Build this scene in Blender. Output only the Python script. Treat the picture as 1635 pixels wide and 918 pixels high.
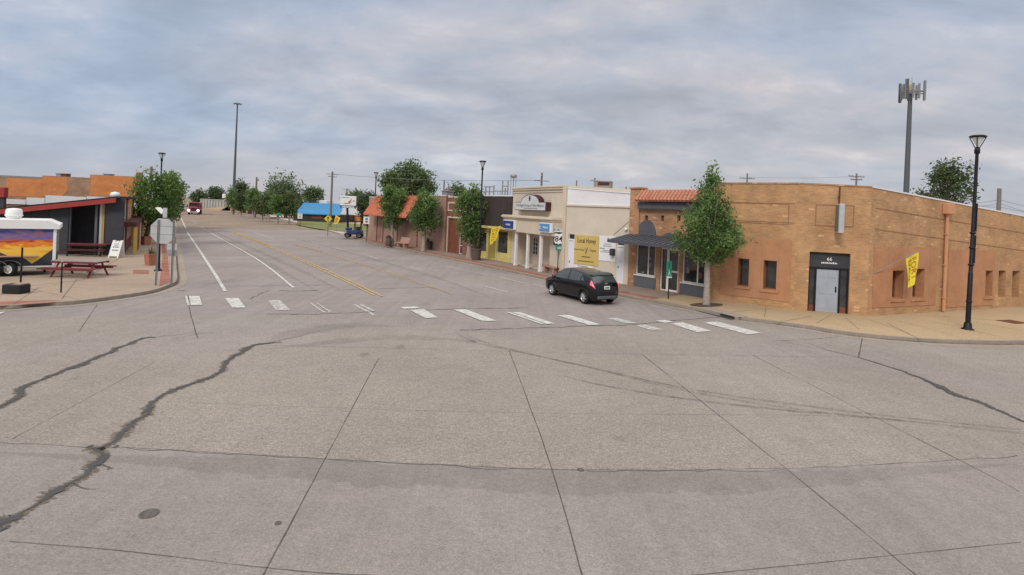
import bpy, bmesh, math, random
from mathutils import Vector, Matrix, noise
R = math.radians
scene = bpy.context.scene
for o in list(bpy.data.objects): bpy.data.objects.remove(o)

# ---------------------------------------------------------------- camera, sky, sun, exposure
CAM_H = 4.2                       # webcam on a wall bracket, metres above the road
F_PX, PIC_W, PIC_H = 880.0, 1635, 918
ROLL = R(2.4); HORIZON = -123.0
cd = bpy.data.cameras.new('camera'); cam = bpy.data.objects.new('camera', cd)
scene.collection.objects.link(cam); scene.camera = cam
cd.sensor_width = 36.0; cd.lens = 36.0 * F_PX / PIC_W
cd.shift_y = HORIZON / PIC_W
cd.clip_start = 0.1; cd.clip_end = 6000
cam.matrix_world = Matrix.Translation((0, 0, CAM_H)) @ Matrix.Rotation(R(90), 4, 'X') @ Matrix.Rotation(ROLL, 4, 'Z')
scene.view_settings.view_transform = 'Standard'
scene.view_settings.look = 'None'
scene.view_settings.exposure = 0.08
scene.view_settings.gamma = 1.0
scene.view_settings.use_curve_mapping = False
scene.cycles.max_bounces = 6
scene.cycles.transparent_max_bounces = 12

SUN_EL, SUN_AZ = R(38), R(205)
sd = bpy.data.lights.new('sun', 'SUN'); sun = bpy.data.objects.new('sun', sd)
scene.collection.objects.link(sun)
sd.energy = 1.5; sd.angle = R(16); sd.color = (1.0, 0.92, 0.82)
sdir = Vector((math.sin(SUN_AZ) * math.cos(SUN_EL), math.cos(SUN_AZ) * math.cos(SUN_EL), math.sin(SUN_EL)))
sun.rotation_euler = sdir.to_track_quat('Z', 'Y').to_euler()

def world_sky():
    w = bpy.data.worlds.new('World'); scene.world = w; w.use_nodes = True
    nt = w.node_tree; N = nt.nodes; L = nt.links; N.clear()
    out = N.new('ShaderNodeOutputWorld'); bg = N.new('ShaderNodeBackground')
    L.new(bg.outputs[0], out.inputs[0]); bg.inputs[1].default_value = 0.1
    sky = N.new('ShaderNodeTexSky'); sky.sky_type = 'NISHITA'; sky.sun_disc = False
    sky.sun_elevation = SUN_EL; sky.sun_rotation = SUN_AZ
    tc = N.new('ShaderNodeTexCoord'); sep = N.new('ShaderNodeSeparateXYZ'); L.new(tc.outputs['Generated'], sep.inputs[0])
    def math_(op, a, b=None, c=None):
        n = N.new('ShaderNodeMath'); n.operation = op
        for k, v in enumerate((a, b, c)):
            if v is None: continue
            if isinstance(v, (int, float)): n.inputs[k].default_value = v
            else: L.new(v, n.inputs[k])
        return n.outputs[0]
    zc = math_('MAXIMUM', sep.outputs[2], 0.0)
    den = math_('ADD', zc, 0.30)
    px = math_('DIVIDE', sep.outputs[0], den); py = math_('DIVIDE', sep.outputs[1], den)
    cb = N.new('ShaderNodeCombineXYZ'); L.new(px, cb.inputs[0]); L.new(py, cb.inputs[1])
    def nz(scale, detail, rough, off, sx=1.0, sy=1.0, dist=0.0):
        mp = N.new('ShaderNodeMapping'); L.new(cb.outputs[0], mp.inputs[0])
        mp.inputs['Location'].default_value = (off, off * .7, 0); mp.inputs['Scale'].default_value = (sx, sy, 1)
        mp.inputs['Rotation'].default_value = (0, 0, R(8))
        n = N.new('ShaderNodeTexNoise'); L.new(mp.outputs[0], n.inputs['Vector'])
        n.inputs['Scale'].default_value = scale; n.inputs['Detail'].default_value = detail
        n.inputs['Roughness'].default_value = rough; n.inputs['Distortion'].default_value = dist
        return n.outputs[0]
    n1 = nz(1.7, 6, .52, 4.4, .8, 1.0, .3)
    n2 = nz(4.2, 5, .55, 9.3, .8, 1.1, .3)
    n3 = nz(.8, 3, .5, 5.5, .7, 1.0)
    n4 = nz(9.5, 5, .6, 21.7, .7, 1.1, .3)
    s = math_('ADD', math_('ADD', math_('MULTIPLY', n1, .55), math_('MULTIPLY', n2, .38)), math_('MULTIPLY', n4, .07))
    ramp = N.new('ShaderNodeValToRGB'); L.new(s, ramp.inputs[0])
    e = ramp.color_ramp.elements
    e[0].position = .37; e[0].color = (3.4, 3.7, 4.3, 1)
    e[1].position = .66; e[1].color = (6.9, 6.6, 6.65, 1)
    for p, c in ((.44, (3.85, 4.1, 4.7, 1)), (.50, (4.35, 4.6, 5.2, 1)), (.57, (5.2, 5.15, 5.55, 1))):
        k = ramp.color_ramp.elements.new(p); k.color = c
    for k in ramp.color_ramp.elements: k.color = tuple(v / 8 for v in k.color[:3]) + (1,)
    # blue thin-cloud areas
    r2 = N.new('ShaderNodeValToRGB'); L.new(n3, r2.inputs[0])
    r2.color_ramp.elements[0].position = .42; r2.color_ramp.elements[0].color = (1.03, 1.0, .975, 1)
    r2.color_ramp.elements[1].position = .62; r2.color_ramp.elements[1].color = (.89, 1.0, 1.11, 1)
    mx = N.new('ShaderNodeMix'); mx.data_type = 'RGBA'; mx.blend_type = 'MULTIPLY'; mx.inputs[0].default_value = 1
    L.new(ramp.outputs[0], mx.inputs[6]); L.new(r2.outputs[0], mx.inputs[7])
    # an overcast sky is brighter overhead than at the horizon
    gain = N.new('ShaderNodeMapRange'); gain.interpolation_type = 'SMOOTHSTEP'
    L.new(zc, gain.inputs[0]); gain.inputs[1].default_value = .38; gain.inputs[2].default_value = .95
    gain.inputs[3].default_value = 8.4; gain.inputs[4].default_value = 26.0
    vm = N.new('ShaderNodeVectorMath'); vm.operation = 'SCALE'
    L.new(mx.outputs[2], vm.inputs[0]); L.new(gain.outputs[0], vm.inputs['Scale'])
    wz = N.new('ShaderNodeMapRange'); L.new(zc, wz.inputs[0]); wz.inputs[1].default_value = .38; wz.inputs[2].default_value = .8
    wt = N.new('ShaderNodeMix'); wt.data_type = 'RGBA'; wt.blend_type = 'MULTIPLY'; L.new(wz.outputs[0], wt.inputs[0]); wt.inputs[7].default_value = (1.10, 1.0, .84, 1)
    L.new(vm.outputs[0], wt.inputs[6]); vm = wt
    fin = N.new('ShaderNodeMix'); fin.data_type = 'RGBA'; fin.inputs[0].default_value = .06
    L.new(vm.outputs[2], fin.inputs[6]); L.new(sky.outputs[0], fin.inputs[7])
    hz = N.new('ShaderNodeMapRange'); hz.interpolation_type = 'SMOOTHSTEP'; L.new(zc, hz.inputs[0]); hz.inputs[1].default_value = .0; hz.inputs[2].default_value = .13
    hz.inputs[3].default_value = .55; hz.inputs[4].default_value = .0
    pale = N.new('ShaderNodeMix'); pale.data_type = 'RGBA'; L.new(hz.outputs[0], pale.inputs[0]); L.new(fin.outputs[2], pale.inputs[6]); pale.inputs[7].default_value = (5.0, 4.9, 5.15, 1)
    L.new(pale.outputs[2], bg.inputs[0])
world_sky()

# ---------------------------------------------------------------- surveying: the photograph's rays
def ray(px, py):
    dx, dy = px - PIC_W / 2, py - PIC_H / 2
    c, s = math.cos(ROLL), math.sin(ROLL)
    return (dx * c + dy * s) / F_PX, -((-dx * s + dy * c) - HORIZON) / F_PX
def G(px, py, z=0.0):
    a, b = ray(px, py); Y = (z - CAM_H) / b
    return Vector((a * Y, Y, z))
PAVE = 0.13
def S(px, py): return G(px, py, PAVE)
def At(px, py, Y):
    a, b = ray(px, py); return Vector((a * Y, Y, CAM_H + b * Y))

# ---------------------------------------------------------------- materials
M = {}
def mat(name, col, rough=.8, var=.0, scale=2.0, metal=0.0, spec=.3, col2=None, streak=False, bump=0.0, detail=4, fine=0.0, coord='UV'):
    m = bpy.data.materials.new(name); m.use_nodes = True; M[name] = m
    nt = m.node_tree; N = nt.nodes; L = nt.links
    b = N['Principled BSDF']
    b.inputs['Roughness'].default_value = rough; b.inputs['Metallic'].default_value = metal
    b.inputs['Specular IOR Level'].default_value = spec
    b.inputs['Base Color'].default_value = (*col, 1)
    if var > 0 or col2:
        tc = N.new('ShaderNodeTexCoord'); mp = N.new('ShaderNodeMapping'); L.new(tc.outputs[coord], mp.inputs[0])
        mp.inputs['Scale'].default_value = (scale * (6 if streak else 1), scale * (.5 if streak else 1), scale)
        n = N.new('ShaderNodeTexNoise'); L.new(mp.outputs[0], n.inputs['Vector']); n.inputs['Scale'].default_value = 1
        n.inputs['Detail'].default_value = detail; n.inputs['Roughness'].default_value = .65
        r = N.new('ShaderNodeValToRGB'); L.new(n.outputs[0], r.inputs[0])
        c2 = col2 or tuple(min(1, c * (1 + var)) for c in col)
        c1 = col if col2 else tuple(c * (1 - var) for c in col)
        r.color_ramp.elements[0].position = .32; r.color_ramp.elements[0].color = (*c1, 1)
        r.color_ramp.elements[1].position = .68; r.color_ramp.elements[1].color = (*c2, 1)
        o = r.outputs[0]
        if fine > 0:
            n2 = N.new('ShaderNodeTexNoise'); L.new(tc.outputs[coord], n2.inputs['Vector']); n2.inputs['Scale'].default_value = 14
            n2.inputs['Detail'].default_value = 3
            r2 = N.new('ShaderNodeMapRange'); L.new(n2.outputs[0], r2.inputs[0])
            r2.inputs[1].default_value = .3; r2.inputs[2].default_value = .7
            r2.inputs[3].default_value = 1 - fine; r2.inputs[4].default_value = 1 + fine
            vm = N.new('ShaderNodeVectorMath'); vm.operation = 'SCALE'
            L.new(o, vm.inputs[0]); L.new(r2.outputs[0], vm.inputs['Scale']); o = vm.outputs[0]
        L.new(o, b.inputs['Base Color'])
        if bump > 0:
            bp = N.new('ShaderNodeBump'); bp.inputs['Strength'].default_value = bump; bp.inputs['Distance'].default_value = .02
            L.new(n.outputs[0], bp.inputs['Height']); L.new(bp.outputs[0], b.inputs['Normal'])
    return m
def brick_mat(name, c1, c2, mortar, bw=.23, bh=.082, ms=.012, blotch=.25):
    m = mat(name, c1, .85); nt = m.node_tree; N = nt.nodes; L = nt.links; b = N['Principled BSDF']
    tc = N.new('ShaderNodeTexCoord'); t = N.new('ShaderNodeTexBrick'); L.new(tc.outputs['UV'], t.inputs['Vector'])
    t.inputs['Scale'].default_value = 1; t.inputs['Brick Width'].default_value = bw; t.inputs['Row Height'].default_value = bh
    t.inputs['Mortar Size'].default_value = ms; t.inputs['Mortar Smooth'].default_value = .2
    t.inputs['Color1'].default_value = (*c1, 1); t.inputs['Color2'].default_value = (*c2, 1); t.inputs['Mortar'].default_value = (*mortar, 1)
    n = N.new('ShaderNodeTexNoise'); L.new(tc.outputs['UV'], n.inputs['Vector']); n.inputs['Scale'].default_value = .9; n.inputs['Detail'].default_value = 5
    n.inputs['Roughness'].default_value = .7
    r2 = N.new('ShaderNodeMapRange'); L.new(n.outputs[0], r2.inputs[0]); r2.inputs[1].default_value = .3; r2.inputs[2].default_value = .7
    r2.inputs[3].default_value = 1 - blotch; r2.inputs[4].default_value = 1 + blotch
    vm = N.new('ShaderNodeVectorMath'); vm.operation = 'SCALE'; L.new(t.outputs[0], vm.inputs[0]); L.new(r2.outputs[0], vm.inputs['Scale'])
    # scattered pale replaced bricks
    v = N.new('ShaderNodeTexWhiteNoise'); sn = N.new('ShaderNodeVectorMath'); sn.operation = 'SNAP'; sn.inputs[1].default_value = (bw, bh, 1)
    L.new(tc.outputs['UV'], sn.inputs[0]); L.new(sn.outputs[0], v.inputs['Vector'])
    gt = N.new('ShaderNodeMath'); gt.operation = 'GREATER_THAN'; gt.inputs[1].default_value = .988; L.new(v.outputs['Value'], gt.inputs[0])
    mx = N.new('ShaderNodeMix'); mx.data_type = 'RGBA'; L.new(gt.outputs[0], mx.inputs[0]); L.new(vm.outputs[0], mx.inputs[6])
    mx.inputs[7].default_value = (min(1, c1[0] * 1.25), min(1, c1[1] * 1.4), min(1, c1[2] * 1.7), 1)
    L.new(mx.outputs[2], b.inputs['Base Color'])
    bp = N.new('ShaderNodeBump'); bp.inputs['Strength'].default_value = .4; bp.inputs['Distance'].default_value = .01; bp.invert = True
    L.new(t.outputs['Fac'], bp.inputs['Height']); L.new(bp.outputs[0], b.inputs['Normal'])
    return m
def ground_mat(name, col, speck=.22, blotch=.15, sscale=38, streaks=0.0, tint=None):
    m = mat(name, col, .9, spec=.15); nt = m.node_tree; N = nt.nodes; L = nt.links; b = N['Principled BSDF']
    tc = N.new('ShaderNodeTexCoord')
    def noise_(scale, detail, lo, hi, sx=1, sy=1, rot=0):
        mp = N.new('ShaderNodeMapping'); L.new(tc.outputs['UV'], mp.inputs[0]); mp.inputs['Scale'].default_value = (sx, sy, 1)
        mp.inputs['Rotation'].default_value = (0, 0, rot)
        n = N.new('ShaderNodeTexNoise'); L.new(mp.outputs[0], n.inputs['Vector']); n.inputs['Scale'].default_value = scale
        n.inputs['Detail'].default_value = detail; n.inputs['Roughness'].default_value = .6
        r = N.new('ShaderNodeMapRange'); L.new(n.outputs[0], r.inputs[0]); r.inputs[1].default_value = .28; r.inputs[2].default_value = .72
        r.inputs[3].default_value = lo; r.inputs[4].default_value = hi; return r.outputs[0]
    def mul(a, b_):
        n = N.new('ShaderNodeMath'); n.operation = 'MULTIPLY'; L.new(a, n.inputs[0]); L.new(b_, n.inputs[1]); return n.outputs[0]
    f = mul(noise_(sscale, 2, 1 - speck, 1 + speck), noise_(.22, 6, 1 - blotch, 1 + blotch))
    f = mul(f, noise_(2.2, 5, 1 - blotch * .6, 1 + blotch * .6))
    f = mul(f, noise_(11, 3, 1 - speck * .5, 1 + speck * .5))
    if streaks: f = mul(f, noise_(1.0, 4, 1 - streaks, 1 + streaks, 3.0, .08, R(-4)))
    mixc = N.new('ShaderNodeMix'); mixc.data_type = 'RGBA'
    L.new(noise_(.13, 4, 0, 1), mixc.inputs[0]); mixc.inputs[6].default_value = (*col, 1)
    mixc.inputs[7].default_value = (*(tint or (col[0] * .98, col[1] * 1.0, col[2] * 1.07)), 1)
    vm = N.new('ShaderNodeVectorMath'); vm.operation = 'SCALE'; L.new(mixc.outputs[2], vm.inputs[0]); L.new(f, vm.inputs['Scale'])
    L.new(vm.outputs[0], b.inputs['Base Color'])
    return m
def worn_mat(name, col, keep=.5, soft=.12, scale=3.0, top=.92):
    """paint, rubber or tar that is worn through in patches"""
    m = mat(name, col, .85, spec=.15); nt = m.node_tree; N = nt.nodes; L = nt.links; b = N['Principled BSDF']
    tc = N.new('ShaderNodeTexCoord'); n = N.new('ShaderNodeTexNoise'); L.new(tc.outputs['UV'], n.inputs['Vector'])
    n.inputs['Scale'].default_value = scale; n.inputs['Detail'].default_value = 8; n.inputs['Roughness'].default_value = .75
    r = N.new('ShaderNodeMapRange'); L.new(n.outputs[0], r.inputs[0]); r.inputs[1].default_value = .5 + (keep - .5) * .6 - soft; r.inputs[2].default_value = .5 + (keep - .5) * .6 + soft
    r.inputs[3].default_value = top; r.inputs[4].default_value = .0
    L.new(r.outputs[0], b.inputs['Alpha'])
    return m
def leaf_mat(name, lo, hi):
    m = mat(name, lo, .6, spec=.25); nt = m.node_tree; N = nt.nodes; L = nt.links; b = N['Principled BSDF']
    at = N.new('ShaderNodeAttribute'); at.attribute_name = 'tone'
    r = N.new('ShaderNodeValToRGB'); L.new(at.outputs['Fac'], r.inputs[0])
    r.color_ramp.elements[0].color = (*lo, 1); r.color_ramp.elements[1].color = (*hi, 1)
    L.new(r.outputs[0], b.inputs['Base Color'])
    tr = N.new('ShaderNodeBsdfTranslucent'); L.new(r.outputs[0], tr.inputs[0])
    mx = N.new('ShaderNodeMixShader'); mx.inputs[0].default_value = .38
    L.new(b.outputs[0], mx.inputs[1]); L.new(tr.outputs[0], mx.inputs[2]); L.new(mx.outputs[0], N['Material Output'].inputs[0])
    return m
def emit_mat(name, col, s):
    m = mat(name, col, .4); b = m.node_tree.nodes['Principled BSDF']
    b.inputs['Emission Color'].default_value = (*col, 1); b.inputs['Emission Strength'].default_value = s
    return m

ground_mat('concrete_intersection', (.288, .251, .219), .30, .12, 26, .05)
ground_mat('concrete_aggregate', (.290, .250, .213), .36, .12, 30, .0)
ground_mat('sidewalk_far', (.55, .44, .37), .12, .12, 6)
ground_mat('concrete_front', (.275, .242, .216), .24, .12, 34, .06)
ground_mat('asphalt_street', (.282, .243, .222), .15, .12, 20, .08)
ground_mat('asphalt_far', (.27, .205, .155), .12, .15, 8, .08)
ground_mat('dry_ground', (.26, .215, .14), .2, .3, 3, 0, (.14, .16, .07))
ground_mat('lawn', (.13, .17, .05), .25, .25, 5, 0, (.24, .21, .10))
ground_mat('sidewalk_tan', (.43, .315, .19), .18, .1, 16)
ground_mat('sidewalk_left', (.36, .275, .205), .14, .12, 14)
ground_mat('sidewalk_gray', (.30, .235, .19), .12, .12, 14)
ground_mat('kerb', (.32, .265, .215), .12, .15, 14)
brick_mat('paver_red', (.36, .13, .09), (.28, .10, .07), (.25, .16, .12), .2, .1, .008)
worn_mat('joint', (.10, .085, .075), .60, .2, 1.3); mat('joint_plain', (.13, .115, .1), .9, .3, 3)
worn_mat('tar', (.095, .09, .092), .72, .06, 2.6)
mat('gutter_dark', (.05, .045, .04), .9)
worn_mat('paint_white', (.66, .64, .61), .66, .14, 5)
worn_mat('paint_white_worn', (.72, .70, .68), .50, .14, 6)
worn_mat('paint_yellow', (.56, .39, .14), .60, .14, 4)
worn_mat('paint_yellow_worn', (.52, .36, .14), .46, .14, 4)
worn_mat('crack_edge', (.17, .14, .105), .55, .12, 5)
worn_mat('oil_stain', (.13, .11, .095), .40, .3, 2.2, .28); worn_mat('wheel_polish', (.15, .13, .115), .45, .4, .5, .22)
worn_mat('tyre_rubber_mark', (.14, .12, .108), .30, .26, 3)
brick_mat('brick_tan', (.54, .298, .138), (.43, .222, .10), (.44, .31, .19), .22, .075)
brick_mat('brick_tile_shop', (.50, .26, .135), (.36, .165, .075), (.42, .30, .2))
brick_mat('brick_red', (.26, .085, .055), (.21, .07, .05), (.28, .17, .13))
brick_mat('brick_brown', (.37, .225, .14), (.31, .185, .11), (.30, .22, .16), blotch=.3)
brick_mat('brick_orange', (.60, .24, .085), (.55, .21, .075), (.52, .22, .09), blotch=.18)
mat('pipe_salmon', (.60, .31, .18), .7, .08, 2); mat('valve_iron', (.12, .105, .095), .7, .3, 20); mat('wire_pole', (.19, .175, .165), .9, .2, 3)
mat('stucco_salmon', (.47, .238, .127), .9, .14, 1.1, bump=.2, fine=.06)
mat('stucco_cream', (.61, .54, .45), .9, .07, .9, fine=.05)
mat('stucco_cream_light', (.62, .54, .42), .9, .06, .9, fine=.04)
mat('stucco_tan', (.36, .235, .185), .9, .12, .8, streak=False, fine=.06)
mat('stucco_white', (.74, .74, .77), .85, .06, .8, fine=.03)
mat('trim_white', (.78, .77, .76), .6, .04, 2)
mat('door_white', (.70, .72, .78), .5, .04, 2)
mat('door_grey_blue', (.36, .40, .46), .55, .08, 1.5)
mat('paint_butter', (.62, .52, .20), .7, .1, 2)
mat('wood_dark_wall', (.055, .043, .042), .85, .35, 1.2, streak=True)
mat('porch_charcoal', (.085, .087, .097), .75, .15, 2); worn_mat('gutter_dirt', (.09, .075, .06), .5, .2, 1.6, .7)
mat('charcoal', (.05, .053, .063), .75, .15, 2)
mat('slate_panel', (.10, .105, .125), .75, .12, 2)
mat('slate_light', (.12, .13, .15), .8, .15, 1.2)
mat('black_metal', (.018, .017, .022), .45, .2, 4, metal=.3)
mat('black_paint', (.02, .02, .022), .5)
mat('rust', (.13, .05, .025), .8, .3, 6)
mat('galvanised', (.30, .31, .32), .5, .15, 4, metal=.4)
mat('sign_back', (.50, .51, .52), .45, .08, 3, metal=.3)
mat('antenna_grey', (.22, .23, .24), .6, .1, 2); mat('pole_grey', (.095, .107, .125), .6, .1, 2); mat('bank_earth', (.34, .225, .135), .95, .3, .6); mat('brick_shadow', (.30, .155, .085), .9, .2, 3)
mat('wood_pole', (.10, .08, .065), .9, .3, 3)
mat('sign_white', (.80, .80, .80), .5)
mat('sign_pale', (.56, .59, .60), .6, .08, 2)
mat('sign_green', (.02, .25, .15), .5)
mat('sign_yellow', (.80, .62, .05), .5)
mat('flag_yellow', (.78, .66, .05), .75, .1, 3)
mat('flag_red', (.50, .09, .03), .7)
mat('sign_blue', (.02, .05, .22), .4)
mat('sign_lightblue', (.10, .28, .55), .4)
mat('honey_yellow', (.58, .43, .14), .7, .05, 1)
mat('ink', (.03, .027, .025), .7)
mat('ink_grey', (.2, .2, .22), .7)
mat('tile_red', (.42, .12, .075), .8, .3, 3, col2=(.50, .27, .18))
mat('roof_salmon', (.48, .15, .09), .8, .15, 2)
mat('fascia_red', (.33, .045, .04), .6, .12, 2)
mat('maroon', (.18, .03, .035), .65, .2, 4)
mat('maroon_dark', (.07, .022, .026), .7, .2, 4)
mat('weathered_top', (.28, .25, .24), .75, .2, 5)
mat('terracotta', (.42, .17, .11), .85, .12, 3)
mat('mulch', (.09, .065, .045), .95, .3, 12)
mat('bark', (.20, .165, .135), .95, .3, 9, bump=.4)
mat('bark_pale', (.36, .31, .27), .95, .25, 9, bump=.4)
mat('white_plastic', (.82, .82, .80), .45, .03, 2)
mat('tyre', (.018, .018, .018), .85)
mat('rim_silver', (.55, .55, .57), .35, metal=.6)
mat('car_black', (.004, .004, .006), .2, spec=.45)
M['car_black'].node_tree.nodes['Principled BSDF'].inputs['Coat Weight'].default_value = .25
mat('car_glass', (.055, .065, .065), .03, spec=1.0)
mat('car_trim', (.012, .012, .013), .6)
mat('tail_red', (.45, .015, .03), .15, spec=.7)
emit_mat('brake_lit', (1.0, .10, .14), .9)
mat('truck_red', (.34, .035, .065), .35, spec=.5)
mat('chrome', (.7, .7, .72), .2, metal=.9)
emit_mat('headlamp_lit', (1, .95, .92), 3.0)
mat('shop_glass', (.035, .04, .042), .06, .5, 1.5, spec=.8)
mat('shop_inside', (.08, .065, .055), .8, .5, 1.2)
mat('brown_door', (.20, .075, .05), .6, .15, 2)
mat('awning_metal', (.085, .09, .11), .5, .1, 2)
mat('blue_roof', (.06, .26, .50), .55, .06, 1)
mat('dark_siding', (.055, .045, .045), .85, .2, 1)
mat('orange_wall', (.55, .24, .09), .85, .12, 1)
mat('olive_wall', (.42, .31, .10), .85, .12, 1)
mat('hill', (.30, .24, .15), .95, .3, .05, col2=(.16, .17, .09))
mat('concrete_wall', (.40, .40, .37), .9, .15, .25)
mat('tractor_blue', (.03, .05, .16), .45, .1, 3)
mat('bench_pink', (.40, .24, .19), .85, .12, 4)
mat('barrel_brown', (.12, .085, .075), .8, .25, 8, streak=True)
mat('hatch_green', (.16, .20, .18), .6, .05, 2)
mat('lens_clear', (.75, .77, .78), .2)
mat('stone', (.55, .50, .45), .9, .3, 12)
leaf_mat('leaf_street', (.05, .11, .034), (.22, .33, .105))
leaf_mat('leaf_left', (.05, .11, .033), (.22, .33, .09))
leaf_mat('leaf_elm', (.065, .105, .05), (.19, .26, .115))
leaf_mat('leaf_dark', (.038, .066, .032), (.13, .18, .075))
leaf_mat('leaf_olive', (.055, .09, .035), (.17, .22, .09))

# ---------------------------------------------------------------- mesh building
WM = {}                                            # world matrix of every parent
def thing(name, label, cat, loc, rz=0.0, group=None):
    o = bpy.data.objects.new(name, None); scene.collection.objects.link(o)
    o.empty_display_size = .2
    o.location = loc; o.rotation_euler = (0, 0, rz)
    o['label'] = label; o['category'] = cat
    if group: o['group'] = group
    WM[o.name] = Matrix.Translation(Vector(loc)) @ Matrix.Rotation(rz, 4, 'Z')
    return o
class Frame:
    """a vertical plane: u along it (to the right as seen), n out of it towards the viewer, z up"""
    def __init__(s, p0, p1):
        s.o = Vector((p0[0], p0[1])); d = Vector((p1[0], p1[1])) - s.o
        s.len = d.length; s.t = d / s.len; s.n = Vector((s.t.y, -s.t.x)); s.rz = math.atan2(s.t.y, s.t.x)
    def w(s, u, n, z):
        p = s.o + s.t * u + s.n * n; return Vector((p.x, p.y, z))
    def uz(s, px, py, n=0.0):
        a, b = ray(px, py); Y = (s.o.dot(s.n) + n) / (a * s.n.x + s.n.y)
        p = Vector((a * Y, Y)); return (p - s.o).dot(s.t), CAM_H + b * Y
    def u(s, px, py, n=0.0): return s.uz(px, py, n)[0]
    def z(s, px, py, n=0.0): return s.uz(px, py, n)[1]
class Local:
    """a frame with its own origin for things built about zero: x, y, z as they are"""
    def w(s, u, n, z): return Vector((u, n, z))
LOC = Local()
class MB:
    def __init__(s): s.v = []; s.f = []; s.sm = []; s.tone = []
    def add(s, pts, faces, smooth=False):
        b = len(s.v); s.v += [Vector(p) for p in pts]
        for f in faces: s.f.append([b + i for i in f]); s.sm.append(smooth)
        return s
    def quad(s, a, b, c, d): return s.add((a, b, c, d), ((0, 1, 2, 3),))
    def box(s, fr, u0, u1, n0, n1, z0, z1):
        P = [fr.w(u, n, z) for z in (z0, z1) for (u, n) in ((u0, n0), (u1, n0), (u1, n1), (u0, n1))]
        return s.add(P, ((0, 3, 2, 1), (4, 5, 6, 7), (0, 1, 5, 4), (1, 2, 6, 5), (2, 3, 7, 6), (3, 0, 4, 7)))
    def cbox(s, fr, u0, u1, n0, n1, z0, z1, c=.02):
        """box with chamfered vertical and top edges"""
        u0, u1 = sorted((u0, u1)); n0, n1 = sorted((n0, n1))
        def ring(i, z): return [fr.w(u, n, z) for u, n in ((u0 + i + c, n0 + i), (u1 - i - c, n0 + i), (u1 - i, n0 + i + c), (u1 - i, n1 - i - c), (u1 - i - c, n1 - i), (u0 + i + c, n1 - i), (u0 + i, n1 - i - c), (u0 + i, n0 + i + c))]
        P = ring(c, z0) + ring(0, z0 + c) + ring(0, z1 - c) + ring(c, z1); F = []
        for k in range(3):
            for i in range(8): F.append((k * 8 + i, k * 8 + (i + 1) % 8, k * 8 + 8 + (i + 1) % 8, k * 8 + 8 + i))
        F.append(tuple(range(7, -1, -1))); F.append(tuple(range(24, 32)))
        return s.add(P, F)
    def tube(s, pts, rad, seg=8, cap=True, smooth=True):
        pts = [Vector(p) for p in pts]; rad = rad if isinstance(rad, (list, tuple)) else [rad] * len(pts)
        P = []; F = []
        for i, p in enumerate(pts):
            d = (pts[min(i + 1, len(pts) - 1)] - pts[max(i - 1, 0)]).normalized()
            a = d.cross(Vector((0, 0, 1)) if abs(d.z) < .95 else Vector((1, 0, 0))).normalized(); b = d.cross(a)
            for k in range(seg):
                t = 2 * math.pi * k / seg; P.append(p + (a * math.cos(t) + b * math.sin(t)) * rad[i])
        for i in range(len(pts) - 1):
            for k in range(seg): F.append((i * seg + k, i * seg + (k + 1) % seg, (i + 1) * seg + (k + 1) % seg, (i + 1) * seg + k))
        s.add(P, F, smooth)
        if cap:
            n = len(pts); s.add(P[:seg], (tuple(range(seg)),)); s.add(P[-seg:], (tuple(range(seg - 1, -1, -1)),))
        return s
    def lathe(s, c, prof, seg=16, axis='Z', smooth=True):
        """prof: (radius, height) pairs turned about an axis through c"""
        c = Vector(c); P = []; F = []
        for r, h in prof:
            for k in range(seg):
                t = 2 * math.pi * k / seg; x, y = r * math.cos(t), r * math.sin(t)
                P.append(c + (Vector((x, y, h)) if axis == 'Z' else Vector((x, h, y)) if axis == 'Y' else Vector((h, x, y))))
        for i in range(len(prof) - 1):
            for k in range(seg): F.append((i * seg + k, i * seg + (k + 1) % seg, (i + 1) * seg + (k + 1) % seg, (i + 1) * seg + k))
        return s.add(P, F, smooth)
    def prism(s, fr, poly, n0, n1):
        """an outline (u, z) given thickness from n0 to n1"""
        k = len(poly); P = [fr.w(u, n0, z) for u, z in poly] + [fr.w(u, n1, z) for u, z in poly]
        F = [tuple(range(k)), tuple(range(2 * k - 1, k - 1, -1))] + [(i, (i + 1) % k, k + (i + 1) % k, k + i) for i in range(k)]
        return s.add(P, F)
    def slab(s, poly, z0, z1):
        """an outline (x, y) on plan from z0 to z1"""
        k = len(poly); P = [Vector((p[0], p[1], z0)) for p in poly] + [Vector((p[0], p[1], z1)) for p in poly]
        F = [tuple(range(k - 1, -1, -1)), tuple(range(k, 2 * k))] + [(i, (i + 1) % k, k + (i + 1) % k, k + i) for i in range(k)]
        return s.add(P, F)
    def sheet(s, pts): return s.add(pts, (tuple(range(len(pts))),))
    def wall(s, fr, u0, u1, z0, za, zb, holes=(), deep=.15, n=0.0):
        """a wall face with openings and their reveals; its top runs from za to zb"""
        zt = min(za, zb)
        us = sorted({u0, u1} | {h[0] for h in holes} | {h[1] for h in holes}); zs = sorted({z0, zt} | {h[2] for h in holes} | {h[3] for h in holes})
        us = [x for x in us if u0 - 1e-6 <= x <= u1 + 1e-6]; zs = [x for x in zs if z0 - 1e-6 <= x <= zt + 1e-6]
        for a, b in zip(us, us[1:]):
            for c, d in zip(zs, zs[1:]):
                mu, mz = (a + b) / 2, (c + d) / 2
                if any(h[0] < mu < h[1] and h[2] < mz < h[3] for h in holes): continue
                s.quad(fr.w(a, n, c), fr.w(b, n, c), fr.w(b, n, d), fr.w(a, n, d))
        if abs(za - zb) > 1e-4: s.add((fr.w(u0, n, zt), fr.w(u1, n, zt), fr.w(u1, n, max(zb, zt + .001)), fr.w(u0, n, max(za, zt + .001))), ((0, 1, 2, 3),))
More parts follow.
